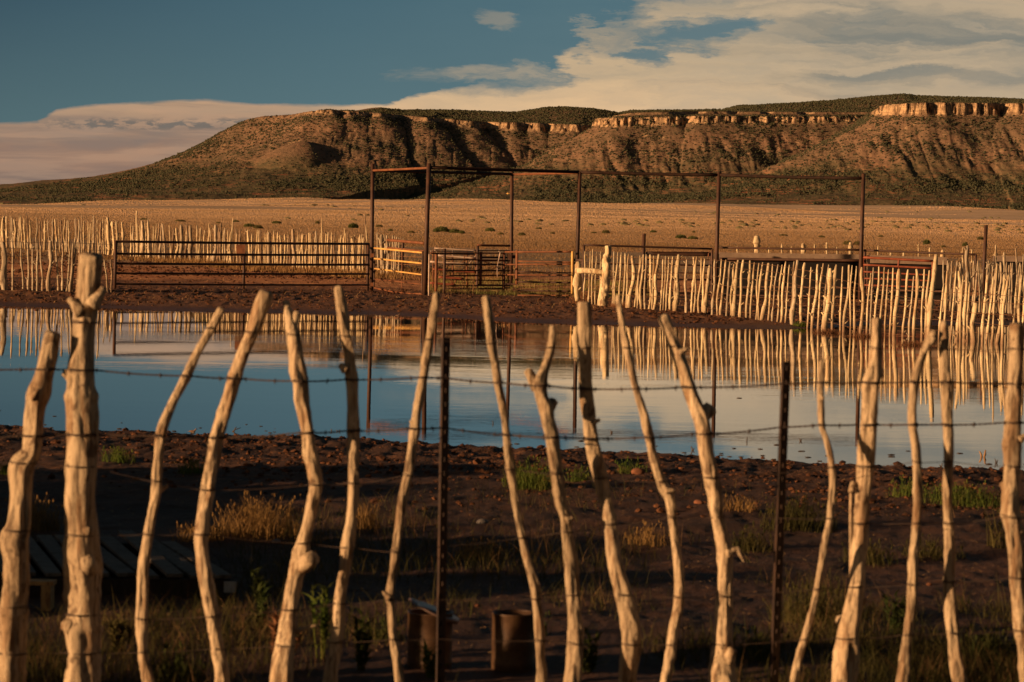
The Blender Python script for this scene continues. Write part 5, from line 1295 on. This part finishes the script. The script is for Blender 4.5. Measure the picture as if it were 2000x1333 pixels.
for q in [
 (863, 447, 30, 13, 'widest green bush on the plain, right of the second tall post', M_BUSH), (888, 451, 24, 10, 'green bush touching the right side of the widest bush', M_BUSH), (852, 450, 14, 8, 'small green bush tucked at the left of the widest bush', M_BUSH),
 (902, 453, 13, 8, 'small green bush at the right end of the widest bush group', M_BUSH), (957, 448, 20, 9, 'green bush midway between the second and third tall posts', M_BUSH), (978, 456, 14, 6, 'pale flat bush just left of the third tall post', M_OLIVE),
 (1019, 457, 16, 8, 'grey-brown brush just right of the third tall post', M_OLIVE), (1052, 446, 13, 5, 'flat bush between the third and fourth tall posts', M_OLIVE), (1079, 455, 10, 5, 'tiny bush left of the fourth tall post', M_OLIVE),
 (690, 440, 20, 12, 'feathery green bush above the fence left of the first tall post', M_BUSH), (741, 441, 14, 6, 'small low bush right of the first tall post', M_OLIVE), (762, 449, 10, 6, 'bright little bush between the first two tall posts', M_BUSH), (803, 453, 14, 6, 'brown low bush left of the second tall post', M_OLIVE),
 (487, 440, 24, 8, 'dark green bush above the middle of the left back fence', M_BUSH), (504, 443, 20, 9, 'ragged olive bush beside the dark green one above the back fence', M_OLIVE), (540, 434, 20, 7, 'compact dark bush on the plain past the back fence middle', M_BUSH),
 (461, 432, 14, 5, 'small dark bush furthest up the plain above the back fence', M_BUSH), (426, 435, 10, 4, 'tiny brown bush above the left back fence', M_OLIVE), (352, 431, 22, 5, 'long flat bush above the left part of the back fence', M_OLIVE), (620, 434, 9, 8, 'upright brown bush beside the tallest back fence stick', M_OLIVE),
 (281, 428, 16, 4, 'flat dark bush at far left of the plain', M_BUSH),
 (1183, 452, 16, 9, 'round olive bush right of the fourth tall post', M_OLIVE), (1160, 454, 12, 4, 'flat brown bush right against the fourth tall post', M_OLIVE), (1276, 452, 14, 6, 'bright green bush above the lone capped pipe post', M_BUSH),
 (1330, 462, 22, 9, 'left half of a dark double bush left of the fifth tall post', M_BUSH), (1353, 464, 20, 8, 'right half of a dark double bush left of the fifth tall post', M_BUSH),
 (1355, 453, 7, 5, 'tiny bush above the dark double bush', M_OLIVE), (1530, 459, 18, 4, 'flat green bush between the fifth and sixth tall posts', M_OLIVE), (1605, 462, 14, 5, 'low bush over the distant wire fence', M_OLIVE),
 (1655, 474, 18, 11, 'ragged bush left of the sixth tall post', M_OLIVE), (1674, 475, 14, 10, 'olive bush nearest the left side of the sixth tall post', M_OLIVE), (1720, 461, 12, 5, 'small brown bush right of the sixth tall post', M_OLIVE), (1810, 472, 14, 12, 'round green bush left of the far pipe post', M_BUSH),
 (1885, 477, 12, 10, 'narrow green bush above the red gate end post', M_BUSH), (1915, 465, 14, 8, 'brown bush left of the far pipe post top', M_OLIVE), (1842, 481, 12, 5, 'flat bush under the round green bush', M_OLIVE)]:
    bush(*q, group=B)

# weeds by the near bank -------------------------------------------
def clump(px, py, w, h, label, mat, name='grass_clump', cat='grass clump', n=260, lean=(.15, .6), bw=(.003, .007), leafy=False, group=None):
    c = hit(px, py); D = c[1]; W = w * D / F / 2; H = h * D / F
    q = np.random.default_rng(int(px * 3 + py)); m = MB()
    if leafy:
        for i in range(max(4, n // 40)):
            a = q.uniform(0, 6.28); rr = W * q.uniform(0, .8); b = c + [math.cos(a) * rr * .4, math.sin(a) * rr * .4, -.02]
            t = c + [math.cos(a) * rr, math.sin(a) * rr, H * q.uniform(.55, 1.0)]
            md = (b + t) / 2 + [q.normal(0, .01), q.normal(0, .01), 0]
            m.tube([b, md, t], [.004, .003, .0015], 5)
            k2 = int(q.integers(14, 24)); tt = q.uniform(.15, 1, k2)[:, None]
            base = b + (t - b) * tt
            V, Q = blades(base, q.uniform(.025, .06, k2), q.uniform(.010, .022, k2), q.uniform(.8, 1.5, k2), i + int(px), 3)
            m.add(V, Q)
    else:
        a = q.uniform(0, 6.28, n); rr = W * q.uniform(0, 1, n) ** 0.7
        X = c[0] + np.cos(a) * rr; Y = c[1] + np.sin(a) * rr
        base = np.stack([X, Y, tz(X, Y) - .01], -1)
        V, Q = blades(base, H * q.uniform(.35, 1.0, n) * (1 - .35 * (rr / W) ** 2), q.uniform(*bw, n), q.uniform(*lean, n), int(px), 4)
        m.add(V, Q)
        # seed heads
        top = V.reshape(n, -1, 3)[::5, -1]
        sv, st = scatter_blobs(top, q.uniform(.004, .009, len(top)), (.7, .7, 1.8), ICO1, .3, 3); m.add(sv, None, st)
    return tag(m.build(name, mat, None, False, loc=c), label, cat, group)
W_ = 'weeds and grass clumps on the near bank'
for q in [
 (505, 1050, 190, 100, 'largest golden dry grass clump, right of the pallet', M_GOLD, 620), (385, 1062, 110, 50, 'low golden clump at the right corner of the pallet', M_GOLD, 260), (62, 1042, 120, 85, 'golden clump between the two leftmost stakes', M_GOLD, 420),
 (715, 1035, 60, 75, 'dry grass clump right of the stake left of the dark steel post', M_GOLD, 150), (600, 1065, 90, 35, 'straggly dry tuft behind the forked-tip stake', M_GOLD, 130), (935, 1090, 100, 50, 'low dry tuft right of the dark middle steel post', M_GOLD, 200),
 (1036, 955, 110, 70, 'bright green grass tuft at the bank behind the middle stakes', M_GREEN, 420), (1130, 940, 50, 45, 'small green tuft left of the flat-topped middle stake', M_GREEN, 110), (1235, 925, 70, 40, 'thin green tuft at the water edge right of middle', M_GREEN, 120),
 (232, 905, 70, 45, 'green tuft right of the thickest stake', M_GREEN, 180), (375, 925, 60, 45, 'green-tipped tuft left of the bent fourth stake', M_GREEN, 130), (15, 925, 50, 38, 'bright green tuft at the left picture edge', M_GREEN, 160),
 (1560, 1035, 150, 85, 'broad green-gold clump right of the right steel post', M_MIXED, 420), (1265, 1070, 110, 55, 'brownish tuft behind the thin dark-tipped stake', M_GOLD, 160), (1440, 1000, 90, 45, 'dry tuft between the knobbed stake and the right steel post', M_GOLD, 160),
 (1465, 1075, 100, 60, 'darker mixed tuft left of the right steel post', M_MIXED, 220), (1880, 985, 170, 55, 'wide bright green weed patch between the right-hand stakes', M_GREEN, 460), (1770, 975, 80, 50, 'sprawling green weed left of the wide bright patch', M_GREEN, 160),
 (1955, 1075, 60, 130, 'tall green-gold stalks left of the rightmost stake', M_MIXED, 90), (1700, 1100, 120, 60, 'dark tuft right of the thick right-hand stake', M_MIXED, 220), (1585, 1215, 170, 100, 'large grass clump low down right of the right steel post', M_MIXED, 420),
 (1820, 1090, 130, 55, 'dull grass tuft between the two slim right-hand stakes', M_MIXED, 220), (340, 1330, 120, 90, 'dark green weed at the bottom between the third and fourth stakes', M_DGREEN, 260), (1935, 1290, 110, 90, 'dark weed at the bottom left of the rightmost stake', M_DGREEN, 240),
 (1480, 1290, 90, 80, 'dark clump at the bottom left of the right steel post', M_DGREEN, 180), (1040, 1240, 70, 60, 'dark weed right of the second rusty can', M_DGREEN, 140), (745, 1255, 90, 60, 'dark weed left of the first rusty can', M_DGREEN, 150)]:
    clump(q[0], q[1], q[2], q[3], q[4], q[5], n=q[6], group=W_)
for q in [(512, 1230, 60, 150, 'upright leafy weed left of the forked-tip stake', M_DGREEN), (545, 1300, 120, 110, 'reddish leafy weed at the foot of the forked-tip stake', M_BRUSH), (628, 1290, 80, 150, 'leafy green weed between the fifth and sixth stakes', M_GREEN), (705, 1310, 90, 120, 'leafy dark weed right of the sixth stake', M_DGREEN),
          (845, 1325, 50, 60, 'small yellow-green leafy sprig left of the middle steel post', M_GREEN), (1150, 1320, 70, 80, 'leafy sprig right of the forked prong stake', M_DGREEN), (235, 1280, 80, 80, 'pale twiggy weed below the pallet', M_MIXED), (1750, 1240, 80, 90, 'leafy dark weed left of the bent right-hand stake', M_DGREEN)]:
    clump(*q, name='leafy_weed', cat='weed', leafy=True, n=300, group=W_)
# far-bank plants
clump(1565, 639, 34, 12, 'green grass tuft at the waterline under the pond fence', M_GREEN, n=260, bw=(.01, .02))
for q in [(1620, 652, 60, 16, 'dead brown weeds in the water under the pond fence, left clump'), (1690, 660, 60, 17, 'dead brown weeds in the water under the pond fence, middle clump'), (1790, 676, 70, 18, 'dead brown weeds in the water under the pond fence, right clump')]:
    c = G(q[0], q[1], 0.0); n = 420; rq = np.random.default_rng(int(q[0])); W = q[2] * c[1] / F / 2; H = q[3] * c[1] / F
    base = np.stack([c[0] + rq.normal(0, W * .5, n), c[1] + .3 + rq.normal(0, W * .3, n), np.full(n, -.03)], -1)
    V, Q = blades(base, H * rq.uniform(.3, 1, n), rq.uniform(.006, .012, n), rq.uniform(.3, 1.2, n), 3, 3)
    tag(mesh_np('dead_weeds', V, Q, M_BRUSH, smooth=False, loc=c), q[4], 'dead weeds', 'dead weeds along the pond fence')
for q in [(1150, 596, 80, 30, 'tangled dead brush at the foot of the gnarled corner post', 520), (986, 637, 44, 30, 'spiky tumbleweed at the far waterline behind the middle stakes', 99), (1215, 602, 60, 12, 'low dead brush right of the gnarled corner post', 420)]:
    c = hit(q[0], q[1]); rq = np.random.default_rng(int(q[0])); W = q[2] * c[1] / F / 2; H = q[3] * c[1] / F; m = MB(); n = q[5]
    for i in range(n):
        b = c + [rq.normal(0, W * .35) * (1 if n > 100 else .15), rq.normal(0, W * .3) * (1 if n > 100 else .15), -.02]; a = rq.uniform(0, 6.28); L = H * rq.uniform(.4, 1.0); u = rq.uniform(.2, 1.3)
        t = b + [math.cos(a) * L * math.sin(u) * 1.2, math.sin(a) * L * math.sin(u), L * math.cos(u) + .02]; md = (b + t) / 2 + rq.normal(0, L * .08, 3)
        m.tube([b, md, t], [.008, .006, .003], 3, cap=False)
    tag(m.build('dead_brush', M_BRUSH if n > 100 else M_STRAW, None, False, loc=c), q[4], 'dead brush')

# stones -----------------------------------------------------------
def stone(px, py, w, label, mat=M_STONE, sq=.6):
    c = hit(px, py); R_ = w * c[1] / F / 2
    V, T = ICO3; V = V * (1 + .18 * fbm(V[:, 0:1] * 1.7 + px, V[:, 1:2] * 1.7 + V[:, 2:3] * 2, int(px), 3)) * [R_, R_ * .8, R_ * sq] + c + [0, 0, R_ * sq * .45]
    tag(mesh_np('stone', V, T, mat, smooth=True, loc=c), label, 'stone', 'loose stones on the near bank')
M_RSTONE = mat_simple('red_stone', (0.20, 0.075, 0.035), (0.13, 0.05, 0.025), 9, .9, .003)
for q in [(942, 1026, 24, 'pale grey stone on the dark track right of the middle steel post', M_STONE), (1365, 986, 20, 'orange stone beside the knobbed stake', M_RSTONE), (1470, 1000, 12, 'small red stone left of the right steel post', M_RSTONE), (1246, 928, 26, 'large orange clod at the bank beside the curved middle stake', M_RSTONE), (932, 1188, 11, 'small pinkish stone between the two rusty cans', M_RSTONE),
          (1815, 1146, 12, 'tiny orange stone low between the slim right stakes', M_RSTONE), (540, 1062, 18, 'greyish stone under the golden clump', M_STONE), (60, 600 + 0, 1, '', None)]:
    if q[4]: stone(*q)

# rusty cans -------------------------------------------------------
M_CAN = mat_simple('rusty_can_metal', (0.055, 0.026, 0.012), (0.10, 0.052, 0.024), 14, .5, .001, spec=.5, c3=(.05, .025, .015), metallic=.35)
def can(px, ptop, pbase, w, label, lid):
    D = 12.0; c = P(px, pbase, D); c[2] = gzp(c[0], D) - .02; top = P(px, ptop, D)[2]; R_ = w * D / F / 2
    root = empty('rusty_can', c, label, 'can')
    th = np.linspace(0, 2 * np.pi, 41)[:-1]
    prof = [(R_, c[2]), (R_, c[2] + .03), (R_ * 1.02, c[2] + .04), (R_, c[2] + .05), (R_, (c[2] + top) / 2 - .01), (R_ * 1.02, (c[2] + top) / 2), (R_, (c[2] + top) / 2 + .01), (R_, top - .008), (R_ * 1.03, top - .004), (R_ * 1.03, top), (R_ * .96, top), (R_ * .95, top - .06), (R_ * .94, c[2] + .02), (0.001, c[2] + .02)]
    V = np.array([[c[0] + a * math.cos(t), D + a * math.sin(t), z] for a, z in prof for t in th]); n = 40
    Q = [[i * n + j, i * n + (j + 1) % n, (i + 1) * n + (j + 1) % n, (i + 1) * n + j] for i in range(len(prof) - 1) for j in range(n)]
    mesh_np('can_body', V, np.array(Q), M_CAN, root)
    if lid:
        m = MB(); m.tube([[c[0] + .012, D, top + .002], [c[0] + .0135, D, top + .005], [c[0] + .015, D, top + .009]], R_ * 1.22, 36); o = m.build('lid', mat_simple('dark_lid', (.10, .07, .06), (.18, .10, .07), 12, .45, .001, spec=.5), root)
    else:
        m = MB(); t2 = np.linspace(0, 2 * np.pi, 49); m.tube(np.stack([c[0] + np.cos(t2) * R_ * 1.0, D + np.sin(t2) * R_, np.full(49, top)], -1), .004, 6, cap=False); m.build('rim', M_CAN, root)
can(838, 1195, 1340, 88, 'rusty can with an overhanging lid left of the middle steel post', True)
can(1001, 1198, 1320, 84, 'open rusty can right of the middle steel post', False)

# pallet -----------------------------------------------------------
M_PAL = mat_wood('grey_pallet_wood', (0.15, 0.115, 0.085), (0.09, 0.068, 0.05), (0.05, 0.04, 0.035), .8, .6, .003)
M_PALB = mat_wood('brown_pallet_wood', (0.035, 0.022, 0.015), (0.05, 0.03, 0.02), (0.03, 0.02, 0.015), .8, .6, .003)
def pallet():
    Dn, Df_ = 14.1, 16.0
    zt = 0.18
    A = G(462, 1128, zt); B = G(338, 1046, zt + .03); C_ = G(-250, 1046, zt); E = G(-260, 1122, zt)
    root = empty('pallet', (float((A[0] + E[0]) / 2), 15.0, .1), 'weathered grey wooden pallet lying on the ground behind the left stakes', 'pallet')
    w = (A - E); w[2] = 0; L = np.linalg.norm(w); u = w / L
    n = 15; rq = np.random.default_rng(4)
    for i in range(n):
        t = (i + .5) / n
        a = E * (1 - t) + A * t; b = C_ * (1 - t) + B * t
        a = a + [0, rq.uniform(-.03, .02), 0]; b = b + [0, rq.uniform(-.05, .08), 0]
        if i == n - 1: b = a + (b - a) * .9
        a[2] = zt + rq.uniform(-.008, .008); b[2] = zt + rq.uniform(-.01, .02) + (.035 if i in (n - 3,) else 0)
        m = MB(); m.beam(a, b, L / n * rq.uniform(.62, .80), .02); m.build('deck_board', M_PAL, root, smooth=False, bevel=.002)
    for k_, (t, h) in enumerate(((0.015, .10), (.5, .10), (.97, .10))):
        a = E * (1 - t) + C_ * t; b = A * (1 - t) + B * t; a[2] = b[2] = zt - .065
        m = MB(); m.beam(a - u * 0, b - u * .02, .045, .105); m.build('stringer', M_PALB, root, smooth=False, bevel=.003)
    for t in (.0, .3, .6, .92):
        a = E * (1 - t) + A * t; b = C_ * (1 - t) + B * t; a[2] = b[2] = zt - .13
        m = MB(); m.beam(a, b, .10, .018); m.build('bottom_board', M_PALB, root, smooth=False)
    m = MB(); q = P(613 / 3.078 + 250, 1147, 14.05); m.box(q, (.06, .01, .055)); m.build('paper_tag', mat_simple('grey_tag', (.30, .29, .27), (.22, .2, .19), 20, .8, 0), root, smooth=False)
    return root
pallet()
m = MB(); q = P(93, 1181, 13.6); q[2] = gzp(q[0], 13.6) + .055; m.box(q, (.045, .12, .12)); m.box(q + [-.05, 0, .070], (.17, .10, .018))
tag(m.build('wood_block', mat_wood('raw_yellow_wood', (.62, .36, .13), (.45, .24, .09), (.25, .12, .05), 1, .4, .002), None, False), 'small bright wooden block with a cap board in front of the pallet', 'wood block')

# birds ------------------------------------------------------------
M_BIRD = mat_simple('brown_plumage', (0.20, 0.12, 0.075), (0.13, 0.075, 0.05), 40, .8, .001)
M_BELLY = mat_simple('white_plumage', (0.72, 0.62, 0.52), (0.6, 0.5, 0.4), 40, .8, .0)
def bird(px, py, w, label, face=1):
    c = hit(px, py); c = G(px, py, max(c[2], 0.0)); L = w * c[1] / F; s_ = L / 0.2 * face; a_ = abs(s_)
    root = empty('bird', c, label, 'bird')
    def q(x, z, y=0): return c + [x * s_, y * a_, z * a_]
    # one loft: tail tip - body - neck - head - bill
    pts = [q(-.105, .060), q(-.085, .063), q(-.055, .066), q(-.02, .062), (q(.015, .066)), q(.038, .080), q(.047, .097), q(.052, .108), q(.062, .114), q(.073, .112), q(.080, .110), q(.098, .106)]
    rad = np.array([.003, .009, .019, .027, .026, .018, .013, .0125, .0135, .0085, .003, .001]) * a_
    t2 = np.linspace(0, 1, 40); tt = np.linspace(0, 1, 12); pts = np.array(pts)
    pp = np.stack([np.interp(t2, tt, pts[:, i]) for i in range(3)], 1)
    m = MB(); m.tube(pp, np.interp(t2, tt, rad), 14); m.build('body', M_BIRD, root)
    m = MB(); V, T = ICO2; m.add(V * [.034 * a_, .021 * a_, .020 * a_] + q(.004, .054), None, T); m.build('belly', M_BELLY, root)
    for sg in (-1, 1):
        m = MB(); m.tube([q(.0, .042, sg * .009), q(-.006, .024, sg * .010), q(.002, -.004, sg * .010)], .0022 * a_, 5); m.tube([q(-.004, -.002, sg * .010), q(.006, -.003, sg * .011), q(.016, -.004, sg * .013)], .0018 * a_, 4); m.build('leg', M_BIRD, root)
        m = MB(); V, T = ICO2; m.add(V * [.045 * a_, .006 * a_, .015 * a_] + q(-.028, .068, sg * .021), None, T); m.build('wing', M_BIRD, root)
    return root
bird(377, 849, 19, 'small brown and white wading bird at the near water edge, left')
bird(777, 620, 11, 'tiny wading bird at the far waterline near the yellow-railed gate', 1)

# sticks standing in the shallows ---------------------------------
M_TWIG = mat_simple('dark_wet_twig', (.05, .035, .025), (.09, .06, .04), 20, .8, 0)
def twig(segs, label, mat=M_TWIG, r=.006):
    c = G(segs[0][0], segs[0][1], 0.0); m = MB()
    for (xa, ya, xb, yb) in segs:
        a = G(xa, ya, 0.0); b = P(xb, yb, c[1]); a = P(xa, ya, c[1]); m.tube([a - [0, 0, .03], (a + b) / 2 + [.003, 0, 0], b], [r, r * .8, r * .5], 6)
    tag(m.build('twig', mat, None, True), label, 'twig', 'twigs standing in the shallows')
twig([(1918, 893, 1913, 882), (1921, 894, 1925, 879), (1920, 893, 1926, 886)], 'pale forked snag in the shallows left of the rightmost stake', M_STRAW, .011)
twig([(1563, 862, 1561, 856), (1563, 862, 1566, 857)], 'tiny dark twig in the shallows right of the right steel post')
twig([(1352, 880, 1350, 872), (1352, 880, 1356, 875), (1353, 878, 1349, 874)], 'dark forked twig in the shallows left of the knobbed stake')
twig([(1458, 862, 1459, 853)], 'thin upright stem in the water left of the right steel post')
twig([(1194, 846, 1192, 840), (1194, 846, 1196, 842)], 'tiny twig in the water right of the flat-topped middle stake')
twig([(963, 828, 962, 822)], 'pale speck of stem in open water right of the middle steel post')
twig([(648, 843, 646, 838), (661, 846, 657, 840), (661, 846, 664, 839)], 'pair of dark twigs at the water edge left of the sixth stake')
twig([(1838, 912, 1840, 905), (1838, 912, 1834, 908)], 'small twig at the water edge between the slim right stakes')
twig([(1945, 905, 1943, 896), (1945, 905, 1949, 898)], 'dark twig right of the pale forked snag')
twig([(447, 843, 470, 836), (455, 841, 462, 834)], 'dark low branch at the water edge right of the bent fourth stake')
# floating scum specks along the near waterline
x, y = ground_pts(2600, (-.22, .22), (22, 36), None, 61); s = y - near_y(x)
k_ = (s > 0) & (r.uniform(0, 1, len(x)) < 0.7 * np.exp(-s / 0.7) + .003)
x, y = x[k_], y[k_]; sz = r.uniform(.004, .016, len(x))
V, T = scatter_blobs(np.stack([x, y, np.full(len(x), .003)], -1), sz, (2.2, 1.0, .35), ICO1, .4, 63)
tag(mesh_np('floating_debris', V, T, M_TWIG, smooth=False), 'dark floating specks and debris along the near waterline', 'debris', kind='stuff')

# unseen brush added left of the view to dapple the foreground with shade
def shade_bush(x0, y0, W, H, label):
    c = np.array([x0, y0, gzp(x0, y0)]); q = np.random.default_rng(int(x0 * 31 + y0 * 17) & 0xffff); n = 1500
    a = q.uniform(0, 6.28, n); rr = W * np.sqrt(q.uniform(0, 1, n)); z = H * q.uniform(0, 1, n) ** .7 * np.sqrt(np.clip(1.05 - (rr / W) ** 2, 0, 1))
    V, Q = blades(np.stack([c[0] + np.cos(a) * rr, c[1] + np.sin(a) * rr, c[2] + z * .85], -1), q.uniform(.08, .2, n), q.uniform(.02, .04, n), q.uniform(.3, 1.2, n), int(q.integers(99)), 2)
    m = MB(); m.add(V, Q)
    for i in range(9):
        a_ = q.uniform(0, 6.28); m.tube([c - [0, 0, .05], c + [math.cos(a_) * W * .3, math.sin(a_) * W * .3, H * .4], c + [math.cos(a_) * W * .6, math.sin(a_) * W * .6, H * .8]], [.012, .009, .004], 5)
    tag(m.build('bush', M_OLIVE, None, False, loc=c), label, 'bush', 'brush added for shade on the bank left of the view')
for i, (y0, W, H, l) in enumerate([(12.4, .5, .6, 'nearest'), (13.3, .5, .5, 'second nearest'), (14.1, .55, .5, 'middle'), (17.2, .6, .5, 'fourth'), (18.6, .7, .65, 'farthest')]):
    shade_bush(-0.2 * y0 - 3.0 - .4 * (i % 2), y0, W, H, l + ' of five added shade bushes on the bank crest beyond the left picture edge')

# hummocks of dry grass out to the foot of the mesa: evenly many for every strip a viewer sees
def plain_hummocks():
    q = np.random.default_rng(71)
    D = np.geomspace(150, 3900, 600); zc = tz(np.zeros(600), D, False)
    row = (CAMZ - zc) / D * F
    row = np.minimum.accumulate(row)
    n = 250000
    rr = q.uniform(row[-1], row[0], n)
    y = np.interp(-rr, -row, D) * q.uniform(.985, 1.015, n)
    # equal-height rows beyond the crest: spread them over the depth they stand for
    far = y > 2500; y[far] = q.uniform(2000, 3900, far.sum())
    y = np.concatenate([y, 1900 + 1900 * q.uniform(0, 1, 160000) ** .8]); n = len(y)
    x = q.uniform(-.20, .20, n) * y
    z = tz(x, y, False)
    r_ = np.minimum(y * q.uniform(.00007, .00016, n) + .018, .62)
    oc = np.array([[1, 0, 0], [0, 1, 0], [-1, 0, 0], [0, -1, 0], [0, 0, 1], [0, 0, -1]], float); ot = np.array([[0, 1, 4], [1, 2, 4], [2, 3, 4], [3, 0, 4], [1, 0, 5], [2, 1, 5], [3, 2, 5], [0, 3, 5]])
    V, T = scatter_blobs(np.stack([x, y, z], -1), r_, (1.5, 1.5, .85), (oc, ot), .3, 72)
    m, nt, out = newmat('plain_dry_grass'); k = NT(nt)
    pos = k.n('ShaderNodeNewGeometry').outputs['Position']; sp3 = k.n('ShaderNodeSeparateXYZ'); k.link(pos, sp3.inputs[0])
    df = k.n('ShaderNodeBsdfDiffuse'); k.link(k.vmath('MULTIPLY', plain_colour(k, pos, sp3.outputs[1]), (.78, .74, .70)), df.inputs[0]); k.link(df.outputs[0], out.inputs[0])
    tag(mesh_np('grass_hummocks', V, T, m, smooth=True), 'pale gold grass hummocks covering the open plain up to the mesa', 'dry grass', kind='stuff')
plain_hummocks()

# ------------------------------------------------------------------ render settings
scene.view_settings.view_transform = 'Standard'
scene.view_settings.look = 'None'
scene.view_settings.exposure = 0.65
scene.view_settings.gamma = 1.0
scene.render.engine = 'CYCLES'
scene.cycles.use_denoising = True
scene.cycles.max_bounces = 6
scene.cycles.diffuse_bounces = 2
scene.cycles.glossy_bounces = 3
scene.cycles.transmission_bounces = 2
scene.cycles.sample_clamp_indirect = 5
scene.render.film_transparent = False
